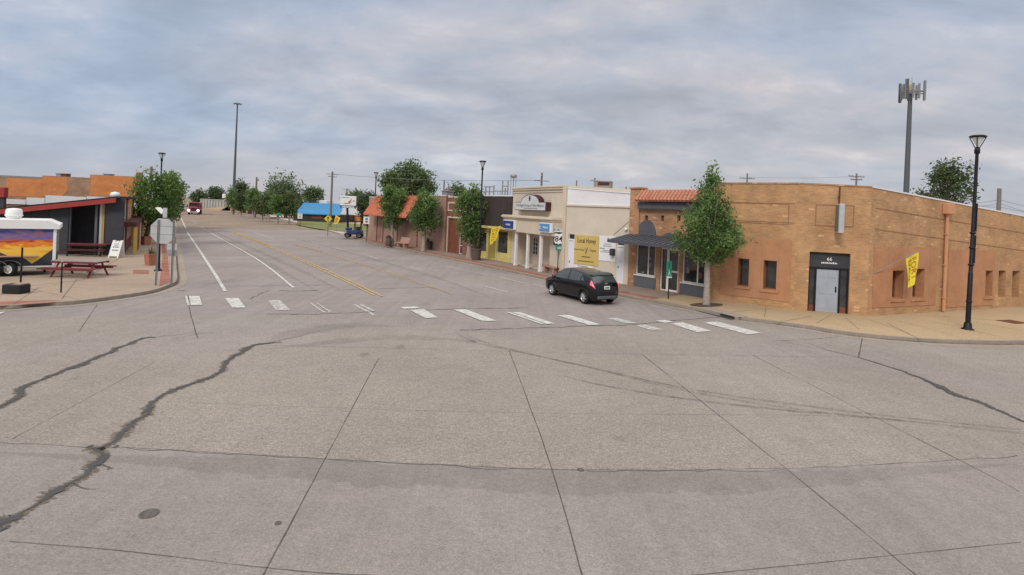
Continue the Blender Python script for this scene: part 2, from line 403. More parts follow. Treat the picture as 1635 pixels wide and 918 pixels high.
        for h in holes:
            a, b, c, d = h[:4]; q = n - (h[4] if len(h) > 4 else deep)
            s.quad(fr.w(a, n, c), fr.w(a, n, d), fr.w(a, q, d), fr.w(a, q, c)); s.quad(fr.w(b, n, d), fr.w(b, n, c), fr.w(b, q, c), fr.w(b, q, d))
            s.quad(fr.w(a, n, d), fr.w(b, n, d), fr.w(b, q, d), fr.w(a, q, d)); s.quad(fr.w(b, n, c), fr.w(a, n, c), fr.w(a, q, c), fr.w(b, q, c))
        return s
    def build(s, name, m, parent=None, local=False, fix=True):
        me = bpy.data.meshes.new(name)
        vs = s.v
        inv = WM[parent.name].inverted() if (parent is not None and not local) else None
        me.from_pydata([tuple(inv @ p) if inv else tuple(p) for p in vs], [], s.f)
        me.polygons.foreach_set('use_smooth', s.sm)
        uv = me.uv_layers.new(name='UVMap').data; d = [0.0] * (2 * len(uv)); k = 0
        for f in s.f:
            nrm = Vector((0, 0, 0))
            for i in range(1, len(f) - 1): nrm += (vs[f[i]] - vs[f[0]]).cross(vs[f[i + 1]] - vs[f[0]])
            h = Vector((nrm.x, nrm.y))
            if h.length < abs(nrm.z):
                for i in f: d[k] = vs[i].x; d[k + 1] = vs[i].y; k += 2
            else:
                h.normalize()
                for i in f: d[k] = -vs[i].x * h.y + vs[i].y * h.x; d[k + 1] = vs[i].z; k += 2
        uv.foreach_set('uv', d)
        if s.tone:
            at = me.attributes.new('tone', 'FLOAT', 'FACE'); at.data.foreach_set('value', s.tone)
        me.materials.append(M[m])
        if fix:
            bm = bmesh.new(); bm.from_mesh(me); bmesh.ops.recalc_face_normals(bm, faces=bm.faces); bm.to_mesh(me); bm.free()
        o = bpy.data.objects.new(name, me); scene.collection.objects.link(o)
        if parent is not None: o.parent = parent; WM[o.name] = WM[parent.name]
        else: WM[o.name] = Matrix.Identity(4)
        return o
def struct(o, kind='structure'): o['kind'] = kind; return o
def tag(o, label, cat, group=None):
    o['label'] = label; o['category'] = cat
    if group: o['group'] = group
    return o
def copy_tree(o, parent=None):
    c = o.copy(); scene.collection.objects.link(c)
    if parent is not None: c.parent = parent
    for ch in list(o.children): copy_tree(ch, c)
    return c
def lettering(parent, fr, body, u, z, size, n, m, name='lettering', align='CENTER', depth=.004, turn=0.0, sx=1.0, local=False):
    cu = bpy.data.curves.new('lettering', 'FONT'); cu.body = body; cu.size = size; cu.align_x = align; cu.align_y = 'CENTER'; cu.resolution_u = 2
    cu.extrude = depth; cu.offset = .010 * size
    t = bpy.data.objects.new('lettering', cu); me = bpy.data.meshes.new_from_object(t)
    b = MB(); c, s_ = math.cos(turn), math.sin(turn)
    pts = [fr.w(u + (v.co.x * c - v.co.y * s_) * sx, n + v.co.z, z + v.co.x * s_ + v.co.y * c) for v in me.vertices]
    b.add(pts, [tuple(p.vertices) for p in me.polygons])
    bpy.data.objects.remove(t); bpy.data.curves.remove(cu); bpy.data.meshes.remove(me)
    return b.build(name, m, parent, local=local, fix=False)
def scribble(parent, fr, u0, u1, z, h, n, m, rnd, name='lettering', local=False):
    """a line of print too small to read: separate dark strokes"""
    b = MB(); u = u0
    while u < u1:
        w = rnd.uniform(.5, 1.1) * h
        b.box(fr, u, min(u1, u + w * .7), n, n + .004, z - h / 2, z + h / 2 * rnd.uniform(.5, 1)); u += w
    return b.build(name, m, parent, local=local)
def window(parent, fr, u0, u1, z0, z1, n, fm='trim_white', gm='shop_glass', w=.05, mull=(), bars=(), name='window'):
    b = MB(); e = .003
    b.box(fr, u0 + e, u0 + w, n, n + .06, z0 + e, z1 - e); b.box(fr, u1 - w, u1 - e, n, n + .06, z0 + e, z1 - e)
    b.box(fr, u0 + w, u1 - w, n, n + .06, z0 + e, z0 + w); b.box(fr, u0 + w, u1 - w, n, n + .06, z1 - w, z1 - e)
    for k in mull: x = u0 + (u1 - u0) * k; b.box(fr, x - w / 2, x + w / 2, n + .002, n + .055, z0 + w, z1 - w)
    for k in bars: x = z0 + (z1 - z0) * k; b.box(fr, u0 + w, u1 - w, n + .004, n + .05, x - w / 2, x + w / 2)
    o = b.build(name, fm, parent)
    MB().quad(fr.w(u0 + e, n + .01, z0 + e), fr.w(u1 - e, n + .01, z0 + e), fr.w(u1 - e, n + .01, z1 - e), fr.w(u0 + e, n + .01, z1 - e)).build('pane', gm, o)
    return o
def shell(fr, u0, u1, z0, za, zb, depth, nfront=0.0, drop=.35):
    """side walls, back and roof behind a front wall"""
    b = MB(); q = -depth
    b.quad(fr.w(u0, nfront, z0), fr.w(u0, q, z0), fr.w(u0, q, za), fr.w(u0, nfront, za))
    b.quad(fr.w(u1, nfront, z0), fr.w(u1, nfront, zb), fr.w(u1, q, zb), fr.w(u1, q, z0))
    b.quad(fr.w(u0, q, z0), fr.w(u1, q, z0), fr.w(u1, q, zb), fr.w(u0, q, za))
    b.quad(fr.w(u0, nfront, za - drop), fr.w(u1, nfront, zb - drop), fr.w(u1, q, zb - drop), fr.w(u0, q, za - drop))
    # inner side of the parapet
    t = .2
    b.quad(fr.w(u0, nfront, za), fr.w(u1, nfront, zb), fr.w(u1, nfront - t, zb), fr.w(u0, nfront - t, za))
    b.quad(fr.w(u0, nfront - t, za), fr.w(u1, nfront - t, zb), fr.w(u1, nfront - t, zb - drop), fr.w(u0, nfront - t, za - drop))
    return b

# ---------------------------------------------------------------- ground, street, pavements
def smooth_line(pts, n=6):
    P = [Vector(p) for p in pts]; out = []
    for i in range(len(P) - 1):
        a, b, c, d = P[max(i - 1, 0)], P[i], P[i + 1], P[min(i + 2, len(P) - 1)]
        for k in range(n):
            t = k / n
            out.append(.5 * ((2 * b) + (c - a) * t + (2 * a - 5 * b + 4 * c - d) * t * t + (3 * b - a - 3 * c + d) * t ** 3))
    out.append(P[-1]); return out
def offset_line(L, d):
    out = []
    for i, p in enumerate(L):
        t = (L[min(i + 1, len(L) - 1)] - L[max(i - 1, 0)]); t = Vector((t.x, t.y)).normalized()
        out.append(Vector((p.x - t.y * d, p.y + t.x * d, p.z)))
    return out
def strip(mb, A, B, z):
    for i in range(len(A) - 1):
        mb.quad(Vector((A[i].x, A[i].y, z)), Vector((A[i + 1].x, A[i + 1].y, z)), Vector((B[i + 1].x, B[i + 1].y, z)), Vector((B[i].x, B[i].y, z)))
rj = random.Random(5)
def ribbon(mb, pts, w, z, jit=.0, n=8, flat=True):
    L = smooth_line(pts, n) if len(pts) > 2 else [pts[0].lerp(pts[1], k / n) for k in range(n + 1)]
    k = len(L); W = w if isinstance(w, (list, tuple)) else [w]
    A = []; B = []
    for i, p in enumerate(L):
        t = (L[min(i + 1, k - 1)] - L[max(i - 1, 0)]).normalized(); s_ = Vector((-t.y, t.x, 0))
        f = i / (k - 1) * (len(W) - 1); j = min(int(f), len(W) - 2) if len(W) > 1 else 0
        ww = W[0] if len(W) == 1 else W[j] + (W[j + 1] - W[j]) * (f - j)
        if jit > .19: ww *= .55 + 1.0 * abs(noise.noise(p * 1.7)) + .5 * abs(noise.noise(p * 5))
        c = p + s_ * (rj.uniform(-jit, jit) * ww + (.10 * noise.noise(p * 2.3) if jit > .19 else 0))
        A.append(c + s_ * ww * (.5 + rj.uniform(-jit, jit))); B.append(c - s_ * ww * (.5 + rj.uniform(-jit, jit)))
    strip(mb, A, B, z)

b = MB(); b.sheet([Vector((-3500, -60, -.03)), Vector((3500, -60, -.03)), Vector((3500, 4200, -.03)), Vector((-3500, 4200, -.03))])
struct(b.build('ground', 'dry_ground'))

RCpx = [(372, 331), (440, 347.5), (520, 367), (560, 378), (600, 388), (700, 409.5), (780, 426), (850, 441), (930, 458), (1000, 474), (1060, 485), (1125, 498), (1180, 510),
        (1240, 517.5), (1300, 526), (1345, 533.5), (1400, 540), (1480, 546.5), (1560, 549.5), (1634, 550)]
RC = [G(*p) for p in RCpx]; RC.insert(0, RC[0] + (RC[0] - RC[1]) * 1.5)
RC += [Vector((24, 21.9, 0)), Vector((45, 29, 0)), Vector((140, 66, 0))]
RC = smooth_line(RC, 4)
LCpx = [(0, 494), (60, 489.5), (120, 486.5), (181, 479), (242, 469.5), (273, 459.5), (287, 450.5)]
LC = [Vector((-140, 12, 0)), Vector((-90, 14.6, 0)), Vector((-50, 17.0, 0)), Vector((-30, 18.4, 0)), Vector((-22, 19.0, 0))] + [G(*p) for p in LCpx]
LCs = [G(*p) for p in ((286.5, 430), (285.5, 412), (284, 390), (282.5, 370), (281, 352), (280, 340))]
LC += LCs + [LCs[-1] + (LCs[-1] - LCs[-2]) * 2.0]
LC = smooth_line(LC, 4)

b = MB(); b.sheet([Vector((-300, -60, 0)), Vector((150, -60, 0)), Vector((150, 420, 0)), Vector((-300, 420, 0))]); struct(b.build('road', 'asphalt_street', fix=False))
# the plain concrete of the crossing, cast in slabs, lies over it
inter = [G(*p) for p in ((0, 510), (120, 507), (310, 503), (430, 502), (503, 501.7), (604, 498.5), (740, 527), (859, 524), (975, 520), (1019, 518), (1101, 511), (1182, 512))]
near = [p for p in RC if p.x > G(1200, 512).x and p.x < 30]
b = MB(); pts = [Vector((-40, 17.0, 0))] + inter + [Vector((p.x, p.y, 0)) for p in near] + [Vector((60, 30, 0)), Vector((60, -30, 0)), Vector((-60, -30, 0))]
b.sheet([Vector((p.x, p.y, .004)) for p in pts]); struct(b.build('concrete_crossing', 'concrete_intersection', fix=False))
H1 = [G(*p) for p in ((0, 707), (200, 717), (400, 727), (640, 741), (880, 751.5), (1080, 752.5), (1262, 750), (1480, 738), (1634, 729))]
b = MB(); pts = [Vector((-20, 9.4, 0))] + H1 + [Vector((24, 13, 0)), Vector((24, -30, 0)), Vector((-20, -30, 0))]
b.sheet([Vector((p.x, p.y, .008)) for p in pts]); struct(b.build('concrete_crossing_near', 'concrete_front', fix=False))
ag = [G(*p) for p in ((405, 556), (560, 556), (700, 559), (815, 562.5), (1028, 566.5), (1150, 664), (1258, 748))] + [G(*p) for p in ((1080, 751.5), (880, 750.5), (640, 740), (400, 726), (205, 715), (262, 640), (362, 600))]
b = MB(); b.sheet([Vector((p.x, p.y, .0105)) for p in ag]); struct(b.build('concrete_crossing_rough', 'concrete_aggregate', fix=False))
far = [G(*p) for p in ((281, 366), (450, 366), (535, 368.5))]
b = MB(); L2 = [p for p in LC if p.y > far[0].y]; R2 = [p for p in RC if p.y > far[2].y and p.x < 0]
b.sheet([Vector((p.x, p.y, .004)) for p in [far[0]] + far[1:] + R2[::-1] + L2[::-1]]); struct(b.build('road_far', 'asphalt_far', fix=False))

# pavements: slabs a kerb's height above the road
def slab_poly(L, rest, name, m):
    b = MB(); b.slab([(p.x, p.y) for p in L] + rest, -.1, PAVE); return struct(b.build(name, m))
slab_poly(RC, [(140, 420), (-60, 640)], 'sidewalk_right', 'sidewalk_tan')
slab_poly(LC, [(-300, 400), (-300, 20)], 'sidewalk_left', 'sidewalk_left')
def kerb(L, side, name):
    b = MB(); A = offset_line(L, -.012 * side); B = offset_line(L, .16 * side); z = PAVE + .006
    for i in range(len(L) - 1):
        b.quad(Vector((A[i].x, A[i].y, -.02)), Vector((A[i + 1].x, A[i + 1].y, -.02)), Vector((A[i + 1].x, A[i + 1].y, z)), Vector((A[i].x, A[i].y, z)))
    strip(b, A, B, z); struct(b.build(name, 'kerb'))
    g = MB(); strip(g, offset_line(L, -.45 * side), offset_line(L, -.013 * side), .0085); struct(g.build('gutter_' + name.split('_')[1], 'kerb'))
kerb(RC, 1, 'kerb_right'); kerb(LC, 1, 'kerb_left')
b = MB()
for L_ in (RC, LC): strip(b, offset_line(L_, -.11), offset_line(L_, -.013), .0215)
struct(b.build('gutter_dirt', 'gutter_dirt', fix=False))  # narrow dark strip along the kerb foot, worn through in patches
def slab_cuts(L_, step, d0, d1, zz):
    b = MB(); acc = 0; A, B = offset_line(L_, d0), offset_line(L_, d1)
    for i in range(1, len(L_)):
        acc += (L_[i] - L_[i - 1]).length
        if acc > step and L_[i].length < 75: acc = 0; ribbon(b, [Vector((A[i].x, A[i].y, 0)), Vector((B[i].x, B[i].y, 0))], .022, zz, .12)
    return b
struct(slab_cuts(RC, 1.7, .86, 3.6, PAVE + .0062).build('slab_joints_right', 'joint', fix=False)); struct(slab_cuts(LC, 1.9, .18, 4.5, PAVE + .0062).build('slab_joints_left', 'joint', fix=False))
struct(slab_cuts(RC, 2.4, -.014, .165, PAVE + .0075).build('kerb_joints', 'joint_plain', fix=False))
sub = [p for p in RC if G(500, 362).y > p.y > G(1066, 485).y and p.x < G(1068, 486).x]
b = MB(); strip(b, offset_line(sub, .17), offset_line(sub, .85), PAVE + .004); struct(b.build('brick_band', 'paver_red', fix=False))
b = MB(); strip(b, offset_line(sub, .852), offset_line(sub, 9.0), PAVE + .003); struct(b.build('sidewalk_street', 'sidewalk_gray', fix=False))
sfar = [p for p in RC if p.y > G(545, 374).y - .5 and p.x < 0]
b = MB(); strip(b, offset_line(sfar, .17), offset_line(sfar, 5.5), PAVE + .008); struct(b.build('sidewalk_far', 'sidewalk_far', fix=False))
b = MB()
for pl in (((259, 457.5), (277, 451), (273, 410), (266, 378), (261.5, 378), (265, 410)), ((218, 431), (243, 431.5), (243, 437.3), (217, 437)), ((0, 482), (85, 479.3), (112, 481), (60, 485.5), (0, 489))):
    b.sheet([S(*p) + Vector((0, 0, .004)) for p in pl])
struct(b.build('brick_inlay', 'paver_red', fix=False))
# saw cuts of the pavements
b = MB()
for a, c in (((0, 463), (137, 447)), ((137, 447), (196, 412)), ((104, 477), (128, 446)), ((1300, 505), (1243, 516)), ((1421, 516), (1480, 545)), ((1510, 505), (1634, 515))):
    ribbon(b, [S(*a), S(*c)], .03, PAVE + .006, .1)
struct(b.build('pavement_joints', 'joint_plain', fix=False))

# lot and verge beyond the shops
lawn = [S(*p) for p in ((478, 358.5), (510, 365), (545, 369.5), (592, 374), (592, 360), (545, 355), (480, 352))]
b = MB(); b.sheet([p + Vector((0, 0, .012)) for p in lawn]); struct(b.build('lawn', 'lawn', fix=False))

# joints of the crossing slabs
b = MB(); Z = .0125
for pts, w in (([(610, 572), (517, 747), (420, 930)], .028), ([(818, 560), (877, 722), (940, 940)], .03), ([(1030, 566), (1262, 751), (1480, 930)], .03), ([(1208, 568), (1540, 737), (1634, 787)], .026),
               ([(253, 578), (24, 702)], .018), ([(160, 487), (131, 530)], .03), ([(305, 472), (309, 500), (321, 541)], .045), ([(280, 541), (330, 533), (345, 532)], .03),
               ([(20, 866), (200, 881), (430, 908), (600, 920), (1000, 926), (1250, 906), (1400, 891), (1634, 867)], .02),
               ([(290, 643), (560, 653), (900, 661), (1300, 664), (1420, 670)], .012), ([(430, 552), (700, 558), (815, 562), (1030, 566), (1376, 571)], .02),
               ([(1382, 541), (1376, 571)], .05), ([(1238, 545), (1300, 542), (1345, 538)], .04), ([(1260, 546), (1376, 571)], .025)):
    ribbon(b, [G(*p) for p in pts], w * .7, Z, .15, 10)
ribbon(b, H1, .018, Z, .2, 8)
for pts, w in (([(739, 528), (792, 526), (859, 524), (911, 522), (975, 520), (1019, 518), (1101, 511), (1176, 504)], .10), ([(431, 501.7), (503, 501.7), (560, 500), (604, 498)], .09),
               ([(365, 457), (450, 456.5), (534, 455)], .07), ([(450, 464), (480, 465), (516, 463.5)], .10), ([(552, 463), (620, 461), (693, 459)], .07), ([(680, 495), (760, 493), (847, 492)], .08),
               ([(295, 408), (457, 408)], .05), ([(318, 414), (520, 415), (701, 416.5)], .06), ([(288, 464), (303, 464)], .12), ([(405, 478), (420, 470), (440, 462)], .06)):
    ribbon(b, [G(*p) for p in pts], w, Z, .35, 8)
struct(b.build('road_joints', 'joint', fix=False))

# long cracks, sealed with tar, their edges crumbling
b = MB(); e = MB()
C2 = [(-30, 852), (0, 838), (29, 830), (48, 819), (86, 790), (119, 771), (157, 742), (167, 726), (153, 718), (181, 709), (205, 687), (238, 661), (258, 635), (305, 616), (353, 597), (372, 575), (405, 554), (430, 548.5), (455, 546)]
C1 = [(-30, 664), (0, 652), (33, 635), (48, 616), (105, 594), (157, 573), (229, 542.5), (253, 540)]
C3 = [(1376, 571), (1440, 591), (1490, 610), (1530, 630), (1575, 645), (1634, 671), (1700, 690)]
def tar(px, ws, we):
    P = [G(*p) for p in px]
    ribbon(e, P, we, .014, .20, 22); ribbon(b, P, ws, .018, .24, 22)
tar(C2, [.17, .20, .13, .05, .10, .06, .12, .05, .03, .06, .10, .09, .10, .11, .12, .12, .14, .10, .03], [.32, .34, .28, .2, .24, .2, .22, .2, .2, .2, .24, .22, .2, .2, .22, .22, .22, .16, .06])
tar(C1, [.06, .08, .11, .13, .09, .11, .12, .08, .02], [.14, .18, .22, .22, .16, .18, .2, .14, .05])
tar(C3, [.03, .05, .09, .26, .26, .12, .07, .05], [.08, .1, .16, .28, .28, .16, .1, .1])
for cx, cy, rx, ry in ((168, 736, 15, 11), (97, 786, 17, 9), (22, 832, 22, 8), (12, 846, 10, 5), (240, 656, 10, 6), (148, 714, 7, 3), (190, 714, 5, 2)):
    k = 16; b.sheet([G(cx + math.cos(t * 2 * math.pi / k) * rx * rj.uniform(.55, 1.1) - math.sin(t * 2 * math.pi / k) * rx * .5, cy + math.sin(t * 2 * math.pi / k) * ry * rj.uniform(.6, 1.1) - math.cos(t * 2 * math.pi / k) * ry * .55) + Vector((0, 0, .021)) for t in range(k)])
for px in ([(430, 548), (470, 540), (505, 531), (560, 520)], [(253, 540), (280, 536), (330, 531)], [(119, 771), (135, 778), (160, 782)], [(1376, 571), (1330, 560), (1290, 548), (1260, 546)], [(157, 742), (180, 752), (186, 745)]):
    ribbon(b, [G(*p) for p in px], [.03, .025, .018, .008], .0165, .35, 16)
struct(e.build('road_crack_edges', 'crack_edge', fix=False)); struct(b.build('road_cracks', 'tar', fix=False))
# tyre marks of turning lorries
b = MB()
for px, w in (([(735, 534), (768, 548), (820, 560), (950, 588), (1100, 621), (1300, 650), (1450, 668), (1634, 687)], [.03, .12, .10, .10, .10, .09, .07, .05]), ([(742, 532), (775, 546), (826, 560), (955, 590), (1100, 625), (1290, 656), (1450, 673), (1634, 692)], [.02, .06, .06, .07, .07, .06, .05, .04]),
              ([(895, 598), (960, 615), (1100, 638), (1250, 655), (1400, 668), (1634, 694)], [.0, .10, .12, .10, .07, .02])):
    ribbon(b, [G(*p) for p in px], w, .024, .1, 12)
struct(b.build('tyre_marks', 'tyre_rubber_mark', fix=False))

# oil drips and polished wheel paths, each with a shape of its own
b = MB(); rs = random.Random(77)
for k in range(30):
    cx, cy = (rs.uniform(-12, 9), rs.uniform(8, 24)) if k < 18 else (lambda f, o: (-4 - f * 33 + o, 27 + f * 50))(rs.random(), rs.uniform(-7, 7))
    rr_ = rs.uniform(.05, .24); b.sheet([Vector((cx + math.cos(a) * rr_ * rs.uniform(.6, 1.2), cy + math.sin(a) * rr_ * rs.uniform(.8, 1.9), .0225)) for a in [2 * math.pi * i / 14 for i in range(14)]])
struct(b.build('road_stains', 'oil_stain', fix=False))
b = MB()
for px, w in (([(0, 724), (200, 735), (400, 745), (640, 759), (880, 769), (1080, 769), (1262, 767), (1480, 752), (1634, 742)], .75), ([(430, 548), (480, 532), (560, 520), (640, 522)], .9), ([(420, 560), (620, 540), (760, 545)], .6), ([(560, 470), (470, 425), (380, 385), (320, 358)], .5), ([(520, 470), (440, 425), (365, 385), (312, 360)], .5), ([(800, 480), (690, 440), (560, 403), (440, 371)], .5)):
    ribbon(b, [G(*p) for p in px], [.0, w, w, 0], .0215, .1, 14)
struct(b.build('wheel_paths', 'wheel_polish', fix=False))
# painted markings
def paint(polys, name, m, z=.028):
    b = MB()
    for p in polys: b.sheet([G(*q) + Vector((0, 0, z)) for q in p])
    struct(b.build(name, m, fix=False))
paint([[(300.5, 473.5), (304, 473.5), (308, 488.5), (304.5, 488.5)], [(306.5, 473.5), (323.5, 473.5), (328, 488), (310, 488.5)], [(364.5, 477), (386, 477), (397, 492), (376, 492.5)],
       [(644, 491.3), (671, 490.5), (675, 493), (650, 494)], [(660, 496), (682, 494.8), (704, 508), (684, 509)], [(729, 495), (749, 495), (798, 513.3), (776, 514)], [(814, 499.5), (820, 499.5), (874, 518), (870, 518.7)], [(823, 499.5), (835, 499.5), (891, 517.6), (878, 518.4)],
       [(895, 504.5), (914, 504), (964, 519.3), (945, 520)], [(1128, 516), (1150, 514.5), (1221, 533), (1199, 535)], [(1076, 517.7), (1095, 515.8), (1141, 529.5), (1118, 531.5)], [(1052, 513), (1068, 512), (1081, 515), (1066, 516.5)], [(-20, 503), (14, 498.6), (0, 505.5), (-20, 509)]], 'crosswalk', 'paint_white')
paint([[(433, 480.5), (452, 480.5), (469, 496), (446, 496.5)], [(498, 484), (501.5, 484), (525, 500), (521, 500)], [(510, 484.5), (512, 484.5), (534, 499), (531, 499.5)], [(569, 487.5), (574, 487.5), (595, 498), (590, 498.5)], [(579, 487.5), (584, 487.5), (604, 497), (599, 497.5)], [(592, 499), (596, 498.5), (604, 504), (600, 505)],
       [(973, 509), (990, 508.5), (1022, 517), (1006, 517.5)], [(1019, 520.5), (1036, 519.5), (1063, 527), (1045, 528)]], 'crosswalk_worn', 'paint_white_worn')
def lanes(lines, name, m):
    b = MB()
    for px, w in lines: ribbon(b, [G(*p) for p in px], w, .028, .03, 12)
    struct(b.build(name, m, fix=False))
lanes([([(365, 466), (334, 416), (304, 371)], .16), ([(474, 460), (410, 411), (342, 373)], .13), ([(302, 365), (295, 350), (290, 338)], .14)], 'edge_lines', 'paint_white')
lanes([([(410, 371), (442, 382)], .13), ([(503, 386.5), (513, 390)], .12), ([(541, 396.5), (554, 400)], .12), ([(592, 408.5), (607, 413)], .12), ([(663, 427.5), (681, 432)], .12), ([(776, 457), (815, 467)], .12), ([(803, 443), (842, 453)], .12),
       ([(753, 434), (783, 439)], .10), ([(609, 402), (637, 408.5)], .10), ([(683, 417.5), (703, 421.5)], .10), ([(716, 425.5), (745, 431.5)], .1), ([(858, 455), (876, 459)], .10), ([(1045, 488.5), (1072, 494)], .1), ([(325, 361.5), (331, 364.5)], .12), ([(311, 352), (319, 357)], .12)], 'lane_dashes', 'paint_white_worn')
lanes([([(615.5, 474), (520, 429), (440, 395), (377, 371)], .12), ([(603, 472.5), (515, 430), (435, 395.3), (375, 371.5)], .12), ([(435, 393), (405, 381.5), (376, 370.5)], .4)], 'centre_lines', 'paint_yellow')
lanes([([(700, 461.5), (650, 446), (560, 416), (474, 391)], .12), ([(722, 469), (690, 457), (600, 427), (478, 390.5)], .10), ([(321, 342), (332, 349), (344, 356)], .2), ([(338, 341), (362, 351), (388, 361)], .2), ([(680, 454), (728, 471)], .1), ([(520, 402), (474, 390.5)], .3)], 'centre_lines_faded', 'paint_yellow_worn')

for i, (px, py, r) in enumerate(((243, 822, .115), (932, 751.5, .055), (449, 837, .04))):
    p = G(px, py); b = MB(); b.lathe((p.x, p.y, .0), [(r, 0), (r, .022), (r * .82, .024), (r * .8, .018), (r * .25, .018), (r * .2, .024), (0.001, .024)], 20)
    t = b.build('valve_cover', 'valve_iron'); tag(t, ('round dark iron valve cover in the near concrete by the wide crack', 'small dark cap at the joint across the middle of the near concrete', 'tiny round cap beside the joint just right of the valve cover')[i], 'cover')

# storm drain at the kerb, its slot's shade painted as a dark block
c0, c1 = G(1128, 497), G(1183, 511); fr = Frame((c0.x, c0.y), (c1.x, c1.y)); L_ = fr.len
t = thing('storm_drain', 'dark kerb inlet of the storm drain beside the tree by the crosswalk end', 'drain', (c0.x, c0.y, 0), fr.rz)
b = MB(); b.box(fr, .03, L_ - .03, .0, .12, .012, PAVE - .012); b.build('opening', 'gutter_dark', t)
b = MB(); b.cbox(fr, -.08, L_ + .08, -.5, .15, PAVE - .01, PAVE + .035, .02); b.cbox(fr, -.1, .028, .02, .16, -.01, PAVE - .002, .01); b.cbox(fr, L_ - .028, L_ + .1, .02, .16, -.01, PAVE - .002, .01); b.build('hood', 'kerb', t)
b = MB(); b.box(fr, .05, L_ - .05, .13, .34, .010, .020); b.build('apron', 'tar', t)

# ---------------------------------------------------------------- buildings on the right
rb = random.Random(11)
B0 = PAVE - .05
def xy(px, py): p = S(px, py); return (p.x, p.y)
tileP0, tileP1 = xy(1007, 454.5), xy(1143, 478.5)
r1a, r1b, r1c, r1d = xy(1143, 478.5), xy(1271, 495), xy(1389, 505), xy(1634, 490)

# corner building of tan brick
fa, fb = Frame(r1a, r1b), Frame(r1b, r1c)
d = (Vector(r1d) - Vector(r1c)); fc = Frame(r1c, tuple(Vector(r1c) + d * 1.9))
corner = thing('brick_building', 'single storey tan brick corner building with salmon wall panels and chamfered entrance', 'building', (r1b[0], r1b[1], 0))
zA, zB, zC = 5.98, 5.98, 5.90
zD = zC + (fc.z(1638, 346) - zC) * 1.0
slope = (fc.z(1634, 345) - zC) / fc.u(1634, 345)
def zc_(u): return zC + slope * u
def hole(fr, x0, x1, y0, y1, deep):
    xm, ym = (x0 + x1) / 2, (y0 + y1) / 2
    return (fr.u(x0, ym), fr.u(x1, ym), fr.z(xm, y1), fr.z(xm, y0), deep)
hA = [hole(fa, 1183, 1201, 413, 457, .42), hole(fa, 1224, 1245, 416, 462.5, .42)]
u0, u1 = fb.u(1296, 450), fb.u(1361.5, 450)
hB = [(u0, u1, PAVE + .01, fb.z(1330, 403.5), .22)]
hC = [hole(fc, 1429, 1447, 432, 477, .42), hole(fc, 1461.5, 1480, 429, 476, .42), hole(fc, 1577.5, 1589, 432, 473, .42), hole(fc, 1599, 1611, 432, 474, .42), hole(fc, 1621, 1633, 432.5, 475, .42)]
b = MB()
b.wall(fa, 0, fa.len, B0, zA, zB, hA); b.wall(fb, 0, fb.len, B0, zB, zC, hB); b.wall(fc, 0, fc.len, B0, zC, zc_(fc.len), hC)
back = [fa.w(0, -14, 0), fc.w(fc.len, -14, 0)]
b.quad(fa.w(0, 0, B0), fa.w(0, -14, B0), fa.w(0, -14, zA), fa.w(0, 0, zA))
b.quad(fc.w(fc.len, 0, B0), fc.w(fc.len, -14, B0), fc.w(fc.len, -14, zc_(fc.len)), fc.w(fc.len, 0, zc_(fc.len)))
b.quad(fa.w(0, -14, B0), fc.w(fc.len, -14, B0), fc.w(fc.len, -14, 4.4), fa.w(0, -14, 5.6))
b.build('wall', 'brick_tan', corner, fix=False)
b = MB(); b.add([fa.w(0, -.25, zA - .5), fa.w(fa.len, -.25, zB - .5), fc.w(0, -.25, zC - .5), fc.w(fc.len, -.25, zc_(fc.len) - .4), fc.w(fc.len, -14, zc_(fc.len) - .4), fa.w(0, -14, zA - .5)], ((0, 1, 2, 3, 4, 5),)); b.build('roof', 'stucco_white', corner)
b = MB()
for fr, a, c in ((fa, zA, zB), (fb, zB, zC)):
    for k in range(2): b.add([fr.w(u, n, z) for z in (0, .09) for u, n in ()], ()) if False else None
def coping(mb, fr, u0, u1, za, zb, h=.09, n0=.03, n1=-.28):
    P = []
    for u, z in ((u0, za), (u1, zb)): P += [fr.w(u, n0, z + .002), fr.w(u, n1, z + .002), fr.w(u, n1, z + h), fr.w(u, n0, z + h)]
    mb.add(P, ((0, 1, 2, 3), (7, 6, 5, 4), (0, 4, 5, 1), (1, 5, 6, 2), (2, 6, 7, 3), (3, 7, 4, 0)))
coping(b, fa, 0, fa.len, zA, zB, .07); coping(b, fb, .002, fb.len - .002, zB, zC, .07); b.build('coping', 'brick_tile_shop', corner)
b = MB(); coping(b, fc, 0, fc.len, zC, zc_(fc.len), .07, .04); b.build('coping', 'stucco_white', corner)
